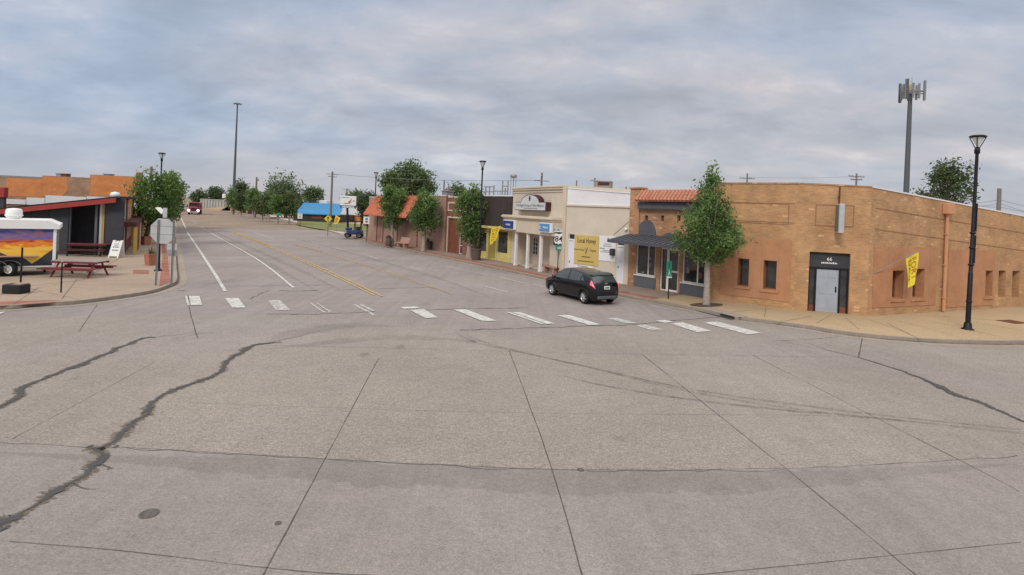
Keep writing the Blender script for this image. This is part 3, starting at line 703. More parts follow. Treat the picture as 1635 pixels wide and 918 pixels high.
# salmon plaster panels, a little proud of the brick
def panel(fr, u0, u1, z0, z1, holes, seams, nm='stucco_panel'):
    b = MB(); n = .03
    b.wall(fr, u0, u1, z0, z1, z1, [h for h in holes if u0 < h[0] and h[1] < u1], deep=.05, n=n)
    for a, c, e, f in ((u0, z0, u0, z1), (u1, z0, u1, z1)): b.quad(fr.w(a, n, c), fr.w(e, n, f), fr.w(e, 0, f), fr.w(a, 0, c))
    b.quad(fr.w(u0, n, z1), fr.w(u1, n, z1), fr.w(u1, 0, z1), fr.w(u0, 0, z1))
    # keep the reveals of the panel as deep as the openings
    o = b.build(nm, 'stucco_salmon', corner)
    s_ = MB()
    for u in seams:
        for za, zb in ((z0, z1),):
            s_ = MB()
            blk = sorted([h for h in holes if h[0] < u < h[1]], key=lambda h: h[2])
            s_.box(fr, u - .012, u + .012, n, n + .004, za, blk[0][2] if blk else zb)
            s_.build('seam', 'stucco_tan', o)
            if blk: s_ = MB(); s_.box(fr, u - .012, u + .012, n, n + .004, blk[-1][3], zb); s_.build('seam', 'stucco_tan', o)
    r = MB()
    for h in holes:
        if not (u0 < h[0] and h[1] < u1): continue
        a, c, e, f, q = h; g = .004
        r.quad(fr.w(a + g, n, e), fr.w(a + g, n, f), fr.w(a + g, -q, f), fr.w(a + g, -q, e)); r.quad(fr.w(c - g, n, e), fr.w(c - g, n, f), fr.w(c - g, -q, f), fr.w(c - g, -q, e))
        r.quad(fr.w(a, n, e + g), fr.w(c, n, e + g), fr.w(c, -q, e + g), fr.w(a, -q, e + g)); r.quad(fr.w(a, n, f - g), fr.w(c, n, f - g), fr.w(c, -q, f - g), fr.w(a, -q, f - g))
        r.box(fr, a - .12, c + .12, n, n + .05, e - .13, e - .01)
    r.build('reveal', 'stucco_salmon', o)
za0 = fa.z(1230, 478); za1 = fa.z(1230, 381)
panel(fa, .35, fa.len - .16, za0, za1, hA, [fa.u(1208, 440), fa.u(1248, 440), fa.u(1222, 400), fa.u(1176, 440)])
zc0, zc1 = fc.z(1450, 489), fc.z(1450, 394.5)
panel(fc, fc.u(1399, 440), fc.u(1500, 440), zc0, zc1, hC[:2], [fc.u(1452, 440), fc.u(1488, 440), fc.u(1422, 440)])
panel(fc, fc.u(1518, 440), fc.u(1593, 420) - .02, fc.z(1550, 489), fc.z(1550, 399), [hC[2]], [fc.u(1556, 440)])
b = MB()
for fr, L_ in ((fa, fa.len - .1), (fc, fc.len - .1)):
    for zz in ((5.05, 4.15) if fr is fa else (5.0, 4.05)):
        b.add([fr.w(u, n, z + (0 if fr is fa else slope * u)) for u in (.3, L_) for (n, z) in ((0, zz), (.012, zz), (.012, zz + .035), (0, zz + .035))], ((0, 1, 2, 3), (7, 6, 5, 4), (1, 5, 6, 2), (2, 6, 7, 3), (0, 4, 5, 1)))
for fr, x0, x1, y0, y1 in ((fb, 1307, 1369, 327, 362), (fa, 1163, 1265, 324, 357)):
    a, c, e, f = fr.u(x0, 345), fr.u(x1, 345), fr.z((x0 + x1) / 2, y1), fr.z((x0 + x1) / 2, y0)
    for q in ((a, a + .04, e, f), (c - .04, c, e, f)): b.box(fr, q[0], q[1], 0, .013, q[2], q[3])
    b.box(fr, a + .04, c - .04, 0, .011, e, e + .045); b.box(fr, a + .04, c - .04, 0, .010, f - .045, f)
b.build('brick_course', 'brick_shadow', corner)  # courses and panel outlines in a darker brick tone
for fr, hs in ((fa, hA), (fc, hC)):
    for h in hs: window(corner, fr, h[0], h[1], h[2], h[3], -h[4], 'brown_door', w=.05)
# entrance in the chamfer: dark transom panel, grey-blue door, side lights
q = -.20; h = hB[0]; dz = fb.z(1328, 429); du0, du1 = fb.u(1309, 465), fb.u(1344.5, 465)
b = MB(); b.box(fb, h[0] + .005, h[1] - .005, q, q + .03, dz + .03, h[3] - .005); tp = b.build('transom_panel', 'charcoal', corner)
um = fb.u(1331, 415); lettering(tp, fb, '66', um, dz + .42, .22, q + .034, 'sign_white'); scribble(tp, fb, um - .33, um + .33, dz + .25, .075, q + .031, 'sign_white', rb)
b = MB(); b.box(fb, h[0] + .005, h[0] + .07, q, q + .07, PAVE + .012, dz + .03); b.box(fb, h[1] - .07, h[1] - .005, q, q + .07, PAVE + .012, dz + .03)
b.box(fb, du0 - .08, du0, q, q + .08, PAVE + .012, dz); b.box(fb, du1, du1 + .08, q, q + .08, PAVE + .012, dz); b.box(fb, h[0] + .07, h[1] - .07, q, q + .075, dz - .05, dz + .028); b.build('door_frame', 'black_metal', corner)
b = MB(); b.box(fb, du0, du1, q, q + .05, PAVE + .015, dz - .052)
dr = b.build('door', 'door_grey_blue', corner)
b = MB()
dw = (du1 - du0)
for k in (0, 1):
    for (za, zb) in ((.15, .75), (.85, 1.5), (1.6, 1.92)): b.box(fb, du0 + dw * (.12 + .42 * k), du0 + dw * (.46 + .42 * k), q + .05, q + .062, PAVE + za, PAVE + zb)
b.build('raised_panel', 'door_grey_blue', dr)
b = MB(); b.lathe(fb.w(du1 - .1, q + .09, PAVE + 1.0), [(.001, -.03), (.035, -.02), (.035, .02), (.001, .03)], 10); b.box(fb, du1 - .13, du1 - .07, q + .05, q + .07, PAVE + .95, PAVE + 1.2); b.build('handle', 'black_metal', dr)
for a, c in ((h[0] + .07, du0 - .08), (du1 + .08, h[1] - .07)):
    MB().box(fb, a, c, q, q + .02, PAVE + .3, dz - .05).build('side_light', 'shop_glass', corner); MB().box(fb, a, c, q, q + .04, PAVE + .012, PAVE + .298).build('kick_panel', 'brown_door', corner)
# vertical blade sign on its bracket, downspout, flag
un, zt, zb_ = fb.u(1342, 350), fb.z(1340, 326), fb.z(1340, 371.5)
t = thing('blade_sign', 'narrow vertical metal blade sign with green face over the corner entrance', 'sign', tuple(fb.w(un, 0, zb_)), fb.rz)
b = MB(); b.cbox(fb, un - .11, un + .11, .12, .75, zb_, zt, .015); b.build('cabinet', 'sign_back', t)
b = MB(); b.box(fb, un - .116, un - .111, .17, .70, zb_ + .06, zt - .06); f_ = b.build('face', 'hatch_green', t)
b = MB()
for k in range(7): z = zb_ + .2 + k * (zt - zb_ - .4) / 6; b.box(fb, un - .121, un - .117, .34, .54, z - .07, z + .07)
b.build('lettering', 'ink_grey', f_)
b = MB(); b.tube([fb.w(un - .02, .3, zt - .02), fb.w(un - .02, .3, zt + .78)], .035); b.tube([fb.w(un - .02, .3, zt + .3), fb.w(un, 0, zt + .32)], .02); b.build('bracket', 'rust', t); b = MB(); b.tube([fb.w(un, .13, zb_ + .3), fb.w(un, 0, zb_ + .3)], .02); b.build('bracket', 'rust', t)
us = fc.u(1511, 420); zt = fc.z(1518, 325)
b = MB(); b.tube([fc.w(us, .10, PAVE + .05), fc.w(us, .10, zt - .5)], .075, 10)
for z in (.8, 2.4, 3.9): b.box(fc, us - .1, us + .1, 0, .18, z, z + .04)
dn = b.build('downspout', 'pipe_salmon', corner)
b = MB(); b.cbox(fc, us - .27, us + .27, .005, .3, zt - .52, zt, .02); b.box(fc, us - .08, us + .08, .02, .2, zt - .56, zt - .42); b.build('hopper', 'pipe_salmon', dn)
# rooftop cooler behind the parapet
p = At(1306, 296, 31); fr = Frame((p.x - .6, p.y), (p.x + .6, p.y - .1)); t = thing('roof_cooler', 'low pale cooler box just showing over the corner building parapet', 'cooler', (p.x, p.y, 5.5))
MB().cbox(fr, 0, 1.2, -1, 0, 5.48, p.z + .10, .03).build('casing', 'stucco_cream', t); MB().box(fr, .1, 1.1, .002, .02, 5.7, p.z).build('louvre', 'galvanised', t)

def festival_flag(fr, u, z, name_label, cols, tall, wide, sway, pole0, pole1, n0):
    """a nylon flag hanging in folds from a staff"""
    t = thing('flag', name_label, 'flag', tuple(pole0), fr.rz, 'yellow festival flags')
    MB().tube([pole0, pole1], .016, 6).build('staff', 'galvanised', t)
    b = MB(); nu, nz_ = 10, 16; P = []
    for j in range(nz_ + 1):
        f = j / nz_
        for i in range(nu + 1):
            g = i / nu
            ww = wide * (1 - .38 * f); x = u + sway * f + (g - .5) * ww
            zz = z - tall * f * (1 - .12 * g) + g * tall * .20
            P.append(fr.w(x, n0 + .06 * math.sin(g * 7 + f * 3) * (.4 + f), zz))
    F = [(j * (nu + 1) + i, j * (nu + 1) + i + 1, (j + 1) * (nu + 1) + i + 1, (j + 1) * (nu + 1) + i) for j in range(nz_) for i in range(nu)]
    b.add(P, F, True); c = b.build('cloth', 'flag_yellow', t, fix=False)
    return t, c, P, nu, nz_
def flag_text(c, t, P, nu, nz_, fr, lines):
    """letters sewn on the cloth, following its folds; lines read downwards"""
    for body, g0 in lines:
        cu = bpy.data.curves.new('x', 'FONT'); cu.body = body; cu.size = 1; cu.align_x = 'LEFT'; cu.align_y = 'CENTER'; cu.resolution_u = 2
        tt = bpy.data.objects.new('x', cu); me = bpy.data.meshes.new_from_object(tt)
        xs = [v.co.x for v in me.vertices]; ys = [v.co.y for v in me.vertices]; x0, x1 = min(xs), max(xs); y0, y1 = min(ys), max(ys)
        pts = []
        for v in me.vertices:
            f = .10 + .72 * (v.co.x - x0) / (x1 - x0); g = g0 + .30 * ((v.co.y - y0) / (y1 - y0) - .5)
            fi, gi = min(f, .999) * nz_, min(max(g, 0), .999) * nu; i, j = int(gi), int(fi); a, e = gi - i, fi - j
            q = lambda ii, jj: P[jj * (nu + 1) + ii]
            p = q(i, j) * (1 - a) * (1 - e) + q(i + 1, j) * a * (1 - e) + q(i, j + 1) * (1 - a) * e + q(i + 1, j + 1) * a * e
            pts.append(p + Vector((fr.n.x, fr.n.y, 0)) * .022)
        b = MB(); b.add(pts, [tuple(pl.vertices) for pl in me.polygons]); b.build('lettering', 'flag_red', c, fix=False)
        bpy.data.objects.remove(tt); bpy.data.curves.remove(cu); bpy.data.meshes.remove(me)
u = fc.u(1438, 440); z1 = fc.z(1440, 411); z0 = fc.z(1440, 462)
pole0 = fc.w(fc.u(1399.5, 436), .05, fc.z(1400, 436)); 
t, c, P, nu, nz_ = festival_flag(fc, u, z1, 'yellow flag with red letters hanging before the windows of the corner building', None, z1 - z0, .90, .02, pole0, fc.w(u + .38, .62, z1 + .34), .6)
flag_text(c, t, P, nu, nz_, fc, (('FORT', .68), ('DAYS', .28)))

# tile-roofed brick shop with an awning
f = Frame(tileP0, tileP1); t = thing('tile_roof_shop', 'brick shop with red clay tile eave, grey arch and dark metal awning', 'building', (*tileP0, 0), f.rz)
W_ = f.len - .01; zt = f.z(1060, 307)
hs = [hole(f, 1021, 1051.5, 390, 440, .12), hole(f, 1058.5, 1088, 397, 463, .2), hole(f, 1095, 1131, 396.5, 453, .12)]
hs[1] = (hs[1][0], hs[1][1], PAVE + .02, hs[1][3], .2)
sc = [hole(f, x - 2.6, x + 2.6, 344, 353, .15) for x in (1017.5, 1037, 1062.5, 1089, 1115)]
b = MB(); b.wall(f, .01, W_, B0, zt, zt, hs + sc); b.build('wall', 'brick_tile_shop', t, fix=False)
shell(f, .01, W_, B0, zt, zt, 12).build('side_wall', 'brick_tile_shop', t)
for h in sc: b = MB(); b.quad(f.w(h[0], -.149, h[2]), f.w(h[1], -.149, h[2]), f.w(h[1], -.149, h[3]), f.w(h[0], -.149, h[3])); b.build('scupper', 'gutter_dark', t)
pu = f.u(1029, 310); pz = f.z(1022, 299)
b = MB(); b.cbox(f, .012, pu - .02, -.5, .10, f.z(1020, 380), pz - .12, .02); b.cbox(f, -.05, pu + .04, -.55, .16, pz - .118, pz, .02); b.build('pier', 'brick_tile_shop', t)
b = MB(); b.cbox(f, W_ - .55, W_, -.5, .06, zt, zt + .25, .02); b.build('pier', 'brick_tile_shop', t)
# sloping clay tiles
tz1, tz0 = f.z(1060, 305.5), f.z(1060, 322); b = MB(); ua, ub = pu + .03, W_ - .02; nrow = 4; step = .24
k = int((ub - ua) / step)
for j in range(nrow):
    za = tz1 + .05 - (tz1 - tz0) * j / nrow; zb = tz1 + .05 - (tz1 - tz0) * (j + 1) / nrow - .05
    na = .05 + .5 * j / nrow; nb = .05 + .5 * (j + 1) / nrow
    for i in range(k):
        u = ua + (i + .5) * (ub - ua) / k
        b.tube([f.w(u, na, za), f.w(u, nb, zb + .03)], [.095, .115], 7)
    b.quad(f.w(ua, na - .02, za - .04), f.w(ub, na - .02, za - .04), f.w(ub, nb, zb), f.w(ua, nb, zb))
b.build('roof_tiles', 'tile_red', t)
b = MB(); z0, z1 = f.z(1060, 334), f.z(1060, 322.5); b.box(f, ua, ub, .002, .3, z0, z1 - .05); b.build('fascia', 'slate_panel', t)
# blind arches over the awning
for xa, xb, yt in ((1023.5, 1053, 351), (1066, 1082, 371.5)):
    a, c = f.u(xa, 372), f.u(xb, 372); zb0 = f.z(1040, 376); zt_ = f.z((xa + xb) / 2, yt); pl = [(a, zb0 - .2), (c, zb0 - .2)]
    for i in range(15): th = math.pi * i / 14; pl.append(((a + c) / 2 + (c - a) / 2 * math.cos(th), zb0 + (zt_ - zb0) * math.sin(th)))
    MB().prism(f, pl, .002, .05).build('arch_panel', 'slate_panel', t)
az = f.z(1060, 377); fz = az - .34; an = 1.75
b = MB(); ua, ub = -.05, W_ - .3
P = [f.w(ua, .002, az), f.w(ub, .002, az), f.w(ub, an, fz), f.w(ua, an, fz), f.w(ua, .002, az - .10), f.w(ub, .002, az - .10), f.w(ub, an, fz - .17), f.w(ua, an, fz - .17)]
b.add(P, ((0, 1, 2, 3), (7, 6, 5, 4), (0, 4, 5, 1), (1, 5, 6, 2), (2, 6, 7, 3), (3, 7, 4, 0)))
for i in range(1, 15):
    u = ua + (ub - ua) * i / 15; b.add([f.w(u + d_, n, z) for d_ in (-.02, .02) for n, z in ((.01, az + .002), (an - .01, fz + .004), (an - .01, fz + .04), (.01, az + .036))], ((0, 1, 2, 3), (7, 6, 5, 4), (3, 2, 6, 7), (1, 5, 6, 2)))
aw = b.build('awning', 'awning_metal', t)

window(t, f, *hs[0][:4], -.1, mull=(.62,), w=.06); window(t, f, *hs[2][:4], -.1, mull=(.66,), w=.06)
a, c, e, g, _ = hs[1]
window(t, f, a, a + (c - a) * .36, e, g, -.16, w=.055, name='side_light')
window(t, f, a + (c - a) * .36, c, e, g, -.15, w=.10, bars=(.47,), name='door')
for h in (hs[0], hs[2]): MB().cbox(f, h[0] - .1, h[1] + .1, .002, .07, PAVE, h[2] - .06, .015).build('stall_riser', 'slate_light', t); MB().box(f, h[0] - .06, h[1] + .06, .004, .12, h[2] - .055, h[2] - .002).build('sill', 'trim_white', t)
# things seen through its windows
for h in (hs[0], hs[2]):
    for k in range(5): b = MB(); u = h[0] + .2 + rb.random() * (h[1] - h[0] - .5); b.box(f, u, u + rb.uniform(.1, .4), -.09, -.075, h[2] + .1 + .2 * k, h[2] + .16 + .2 * k + rb.uniform(.03, .25)); b.build('displayed_item', rb.choice(('shop_inside', 'weathered_top', 'brown_door')), t)

# cream shop with white parapet
hp0, hp1 = xy(905.5, 441), tileP0
f = Frame(hp0, hp1); t = thing('cream_shop', 'cream plaster shop with white parapet band and hand-lettered yellow panel', 'building', (*hp0, 0), f.rz); honey = t; fh = f
W_ = f.len - .01; z1, z2 = f.z(909, 301), f.z(1010, 309.5); zm = f.z(960, 328.5)
hs = [hole(f, 911.5, 921.5, 373.5, 434, .15), hole(f, 989, 1001, 383, 448, .15)]
hs = [(h[0], h[1], PAVE + .02, h[3], h[4]) for h in hs]
b = MB(); b.wall(f, .01, W_, B0, zm, zm, hs); b.build('wall', 'stucco_cream', t, fix=False)
b = MB(); b.wall(f, .01, W_, zm, z1, z2, (), n=.0); b.build('parapet', 'stucco_white', t)
shell(f, .01, W_, B0, z1, z2, 12).build('side_wall', 'stucco_white', t)
b = MB(); b.box(f, .02, W_ - .01, .003, .09, zm - .07, zm + .03); b.build('cornice', 'stucco_cream', t)
b = MB(); ub = W_ - .01
coping(b, f, .01, W_, z1, z2, .06, .05); b.build('coping', 'stucco_white', t)
for h in hs:
    zd = h[3] - .42
    window(t, f, h[0], h[1], zd + .06, h[3], -.12, w=.04, name='transom')
    b = MB(); b.box(f, h[0] + .05, h[1] - .05, -.12, -.07, h[2], zd - .02); dd = b.build('door', 'door_white', t)
    b = MB(); b.lathe(f.w(h[0] + .13, -.04, 1.1), [(.001, -.04), (.03, -.03), (.03, .03), (.001, .04)], 8); b.build('handle', 'black_metal', dd)
    b = MB(); b.box(f, h[0] + .003, h[0] + .05, -.12, -.02, h[2], zd); b.box(f, h[1] - .05, h[1] - .003, -.12, -.02, h[2], zd); b.box(f, h[0] + .003, h[1] - .003, -.122, -.02, zd, zd + .058); b.build('door_frame', 'trim_white', t)
def pan(x0, x1, y0, y1): xm, ym = (x0 + x1) / 2, (y0 + y1) / 2; return f.u(x0, ym), f.u(x1, ym), f.z(xm, y1), f.z(xm, y0)
a, c, e, g = pan(923, 961, 376, 423)
MB().box(f, a, c, .003, .04, e, g).build('painted_board', 'honey_yellow', t); w_ = c - a; hh = g - e; m_ = (a + c) / 2; n_ = .041
lettering(t, f, 'Local Honey', m_, g - hh * .19, hh * .23, n_, 'ink', sx=.80 * w_ / (hh * .23 * 5.2))
lettering(t, f, 'Raw Honey', a + w_ * .20, e + hh * .50, hh * .085, n_, 'ink'); lettering(t, f, 'Open', c - w_ * .22, e + hh * .50, hh * .11, n_, 'ink')
b = MB(); b.tube([f.w(m_ - .06, n_, e + hh * .36), f.w(m_ + .02, n_ + .005, e + hh * .47), f.w(m_ + .1, n_, e + hh * .60)], [.02, .05, .02], 6); b.tube([f.w(m_ - .12, n_, e + hh * .56), f.w(m_ + .02, n_, e + hh * .50)], .02, 6); b.build('bee_drawing', 'ink_grey', t)
scribble(t, f, m_ - .3, m_ + .3, e + hh * .27, .07, n_, 'ink', rb); scribble(t, f, m_ - w_ * .33, m_ + w_ * .33, e + hh * .12, .07, n_, 'ink', rb)
a, c, e, g = pan(921.5, 952, 423.5, 430); MB().box(f, a, c, .003, .03, e, g).build('painted_board', 'stucco_white', t); scribble(t, f, a + .3, a + 1.0, (e + g) / 2 + .06, .05, .031, 'ink', rb)
a, c, e, g = pan(962, 988.5, 377, 417); MB().box(f, a, c, .003, .035, e, g).build('painted_board', 'stucco_white', t); hh = g - e; m_ = (a + c) / 2
b = MB(); b.tube([f.w(m_ - .02, .036, e + hh * .78), f.w(m_ + .05, .04, e + hh * .93)], [.02, .05], 6); b.build('bee_drawing', 'ink_grey', t)
for q, w1 in ((.68, .25), (.60, .3), (.42, .3), (.36, .45)): scribble(t, f, m_ - w1, m_ + w1, e + hh * q, .06, .036, 'ink_grey', rb)
scribble(t, f, a + .05, a + .42, e + hh * .5, .1, .036, 'ink_grey', rb)
a, c, e, g = pan(982.5, 988, 397, 408); b = MB(); b.cbox(f, a, c, .02, .34, e, g, .02); s_ = b.build('meter_box', 'charcoal', t); MB().box(f, a - .004, a - .001, .06, .28, e + .1, g - .1).build('face_plate', 'sign_white', s_)
b = MB(); p = f.w(f.u(1006, 366), .1, f.z(1006, 366)); b.lathe(p, [(.001, -.1), (.09, -.05), (.1, .04), (.001, .1)], 10); b.build('wall_lamp', 'white_plastic', t)
b = MB(); b.tube([f.w(f.u(985, 375), .02, f.z(985, 375)), f.w(f.u(1009, 354), .02, f.z(1009, 354))], .012, 5); b.build('wall_cable', 'ink_grey', t)
# rooftop swamp cooler
p = At(965, 303, 42); fr = Frame((p.x - .15, p.y + .2), (p.x + 1.15, p.y - .25)); u0, u1 = fr.u(953, 296), fr.u(979.5, 296); zt, zb_ = fr.z(966, 288.5), fr.z(966, 303)
t = thing('roof_cooler', 'big weathered cooler box with dark louvres on the cream shop roof', 'cooler', (p.x, p.y, zb_), fr.rz)
MB().cbox(fr, u0, u1, -1.2, 0, zb_ - .5, zt - .08, .02).build('casing', 'weathered_top', t); MB().cbox(fr, u0 - .04, u1 + .04, -1.24, .04, zt - .078, zt, .02).build('lid', 'galvanised', t)
b = MB(); b.box(fr, u0 + .32, u1 - .06, .002, .02, zt - .36, zt - .12); b.box(fr, u0 - .018, u0 - .002, -1.1, -.1, zt - .36, zt - .12); b.build('louvre', 'maroon_dark', t)

# cream office with portico
op0, op1 = xy(820, 419.5), hp0
f = Frame(op0, op1); fo = f; t = thing('portico_office', 'cream office front with tall cornice and white columned porch', 'building', (*op0, 0), f.rz); office = t
W_ = f.len - .01; zt = f.z(860, 298.5); zp = f.z(850, 355)
b = MB(); pz = f.z(860, 372, .7)
ph = (f.u(826, 400), f.u(883, 400), PAVE + .03, pz - .02, 1.5)
b.wall(f, .01, W_, B0, zt, zt, [ph], deep=1.5); b.build('wall', 'stucco_cream', t, fix=False)
shell(f, .01, W_, B0, zt, zt, 12).build('side_wall', 'stucco_cream_light', t)
b = MB(); b.cbox(f, -.04, W_ - .42, .003, .16, zt - .10, zt + .03, .02); b.cbox(f, -.02, W_ - .42, .002, .10, zt - .24, zt - .102, .02); b.cbox(f, -.01, W_ - .42, .002, .06, zt - .42, zt - .36, .015); b.build('cornice', 'stucco_cream_light', t)
b = MB(); b.cbox(f, W_ - .40, W_ + .0, .002, .12, B0, zt + .03, .02); b.build('pilaster', 'stucco_cream_light', t)
# porch back wall with window and door
q = -1.48; b = MB(); b.quad(f.w(ph[0], q, ph[2]), f.w(ph[1], q, ph[2]), f.w(ph[1], q, ph[3]), f.w(ph[0], q, ph[3])); b.build('porch_wall', 'stucco_cream', t)
a, c = f.u(857, 395, q), f.u(865, 395, q); window(t, f, a, c, f.z(860, 407, q), f.z(860, 379, q), q + .01, mull=(.5,), bars=(.25, .5, .75), w=.035)
a, c = f.u(877, 395, q), f.u(886, 395, q)
a, c = ph[1] - 1.25, ph[1] - .3
b = MB(); b.box(f, a - .5, a - .05, q + .003, q + .06, ph[2], f.z(880, 378, q)); b.build('shutter', 'trim_white', t)
window(t, f, a, c, ph[2], f.z(880, 376, q), q + .01, mull=(.5,), bars=(.2, .4, .6, .8), w=.05, name='door')
# porch beam, its cornice, columns
pn = 0.75; ua, ub = f.u(809, 372, pn), f.u(887, 372, pn); z0, z1 = f.z(850, 373, pn), f.z(850, 351, pn)
b = MB(); b.cbox(f, ua, ub, .004, pn, z0, z1, .02); b.build('porch_beam', 'stucco_cream_light', t)
b = MB(); b.cbox(f, ua - .16, ub + .10, .004, pn + .20, z1 + .08, z1 + .20, .02); b.cbox(f, ua - .08, ub + .05, .004, pn + .10, z1 - .02, z1 + .078, .02); b.cbox(f, ua - .12, ub + .08, .004, pn + .14, z1 + .202, z1 + .26, .02); b.build('cornice', 'stucco_cream_light', t)
for x in (828.5, 847.5, 868.5):
    u = f.u(x, 400, pn - .2); b = MB()
    b.cbox(f, u - .10, u + .10, pn - .32, pn - .12, PAVE + .15, z0 - .14, .02); b.cbox(f, u - .125, u + .125, pn - .345, pn - .095, PAVE, PAVE + .148, .02); b.cbox(f, u - .12, u + .12, pn - .34, pn - .10, z0 - .138, z0 - .002, .02); b.build('column', 'trim_white', t)
# signs hung on the porch beam and over it
def box_sign(label, x0, x1, y0, y1, face, words, name='box_sign', extra=None):
    a, c = f.u(x0, (y0 + y1) / 2, pn + .2), f.u(x1, (y0 + y1) / 2, pn + .2); e, g = f.z((x0 + x1) / 2, y1, pn + .2), f.z((x0 + x1) / 2, y0, pn + .2)
    s_ = thing(name, label, 'sign', tuple(f.w(a, pn, e)), f.rz)
    MB().cbox(f, a, c, pn + .003, pn + .2, e, g, .015).build('cabinet', 'sign_white', s_); k = .05
    fc_ = MB().box(f, a + k, c - k - .06, pn + .201, pn + .21, e + k, g - k).build('face', face, s_)
    return s_, fc_, a, c, e, g
s_, fc_, a, c, e, g = box_sign('dark blue light-box sign at the far end of the porch beam', 808, 826, 351.5, 366, 'sign_blue', 'x')
lettering(fc_, f, 'PROGRESSIVE', (a + c) / 2 - .05, (e + g) / 2, .17, pn + .215, 'sign_white', sx=.8)
s_, fc_, a, c, e, g = box_sign('light blue light-box sign at the near end of the porch beam', 865.5, 884, 356, 371, 'sign_lightblue', 'x')
b = MB(); b.lathe(f.w(a + .32, pn + .211, (e + g) / 2), [(.12, 0), (.12, .004), (.07, .005), (.07, 0)], 14, 'Y'); b.build('emblem', 'sign_white', fc_)
lettering(fc_, f, 'National', (a + c) / 2 + .12, (e + g) / 2 + .02, .19, pn + .214, 'sign_white')
a, c = f.u(830.5, 329, .3), f.u(879, 329, .3); e, g = f.z(855, 336.5, .3), f.z(855, 322.5, .3); zt_ = f.z(855, 310.5, .3); xm = (a + c) / 2 - .02
s_ = thing('office_sign', 'white arched name board with dark sides over the office porch', 'sign', tuple(f.w(a, 0, e)), f.rz); wd = (c - a)
def arch(k):
    pl = [(a + k, e + k), (c - k, e + k), (c - k, g - k)]
    for i in range(13): th = math.pi * i / 12; pl.append((xm + (wd * .27 - k) * math.cos(th) * (1 + .12 * (1 - math.sin(th))), g - k + (zt_ - g) * math.sin(th) ** .8))
    return pl + [(a + k, g - k)]
MB().prism(f, arch(0), .004, .42).build('cabinet', 'maroon_dark', s_)
fc_ = MB().prism(f, arch(.05), .421, .43).build('face', 'sign_pale', s_)
lettering(fc_, f, 'Heritage Group of New Mexico', (a + c) / 2, (e + g) / 2 + .06, .30, .434, 'ink_grey', sx=(wd * .92) / (.30 * 13.2))
scribble(fc_, f, a + wd * .3, c - wd * .25, e + .17, .06, .431, 'ink_grey', rb)
b = MB(); zc = g + (zt_ - g) * .45
for k in range(6): th = k * math.pi / 3; b.tube([f.w(xm, .436, zc), f.w(xm + .18 * math.cos(th), .436, zc + .22 * math.sin(th))], [.05, .015], 5)
b.build('emblem', 'ink', fc_)

# butter-yellow shopfront under a dark boarded parapet
yp0, yp1 = xy(766, 410.5), op0
f = Frame(yp0, yp1); fy = f; t = thing('yellow_shopfront', 'butter yellow shopfront under a dark brown boarded parapet', 'building', (*yp0, 0), f.rz)
W_ = f.len - .01; zt = f.z(800, 313.5); zm = f.z(800, 363)
hs = [hole(f, 770.5, 782, 370, 402, .1), hole(f, 785, 796.5, 370, 409, 1.0), hole(f, 799.5, 816, 369, 405, .1)]
hs[1] = (hs[1][0], hs[1][1], PAVE + .03, hs[1][3], 1.0)
b = MB(); b.wall(f, .01, W_, B0, zm, zm, hs); b.build('wall', 'paint_butter', t, fix=False)
b = MB(); b.wall(f, .01, W_, zm, zt, zt, (), n=.05); b.build('boarded_parapet', 'wood_dark_wall', t)
shell(f, .01, W_, B0, zt, zt, 12, .0).build('side_wall', 'wood_dark_wall', t)
b = MB(); coping(b, f, .01, W_, zt, zt, .09, .09); b.build('coping', 'stucco_white', t)
b = MB(); b.cbox(f, -.05, W_ - .05, .051, .5, zm - .12, zm + .06, .02); b.build('canopy', 'paint_butter', t)
window(t, f, *hs[0][:4], -.08, 'paint_butter', w=.06); window(t, f, *hs[2][:4], -.08, 'paint_butter', w=.06)
h = hs[1]; window(t, f, h[0], h[1], h[2], h[3], -.95, 'paint_butter', bars=(.35,), w=.08, name='door')
for h in (hs[0], hs[2]):
    for k in range(5): b = MB(); u = h[0] + .15 + rb.random() * (h[1] - h[0] - .5); z = h[2] + .1 + .35 * k; b.lathe(f.w(u, -.06, z), [(.001, 0), (rb.uniform(.05, .12), .05), (.08, .2), (.001, .25)], 8); b.build('displayed_item', 'shop_inside', t)
u = f.u(790, 380, .9)
pole0 = f.w(f.u(799, 404, .9), .9, PAVE); p1 = f.w(f.u(797, 360, .9), .9, f.z(797, 360, .9)); z1, z0 = f.z(795, 365, .9), f.z(795, 392, .9)
t, c, P, nu, nz_ = festival_flag(f, f.u(797, 375, .9), z1, 'yellow feather flag with red letters standing before the yellow shopfront', None, z1 - z0, 1.25, -.35, pole0, p1, .9)
flag_text(c, t, P, nu, nz_, f, (('FORT', .68), ('DAYS', .28)))

# red brick shop
rp0, rp1 = xy(716, 402), yp0
f = Frame(rp0, rp1); t = thing('red_brick_shop', 'narrow dark red brick shop with pale stone bands behind a street tree', 'building', (*rp0, 0), f.rz)
W_ = f.len - .01; zt = f.z(735, 313.5)
hs = [hole(f, 721.5, 736.5, 348, 407, .15), hole(f, 738, 743, 372, 407, .15), hole(f, 750, 761, 372, 404, .15)]
hs = [(h[0], h[1], PAVE + .03 if i < 2 else h[2], h[3], h[4]) for i, h in enumerate(hs)]
b = MB(); b.wall(f, .01, W_, B0, zt, zt, hs); b.build('wall', 'brick_red', t, fix=False); shell(f, .01, W_, B0, zt, zt, 12).build('side_wall', 'brick_red', t)
b = MB(); b.cbox(f, .0, f.u(720, 330), .002, .14, B0, zt + .1, .02); b.cbox(f, W_ - .5, W_, .002, .14, B0, zt + .1, .02); b.build('pier', 'brick_red', t)
b = MB(); ua, ub = f.u(720.5, 330) + .05, W_ - .55
for yy in (314.5, 324, 336.5, 347.5): z = f.z(735, yy); b.box(f, ua, ub, .002, .06, z - .07, z + .07)
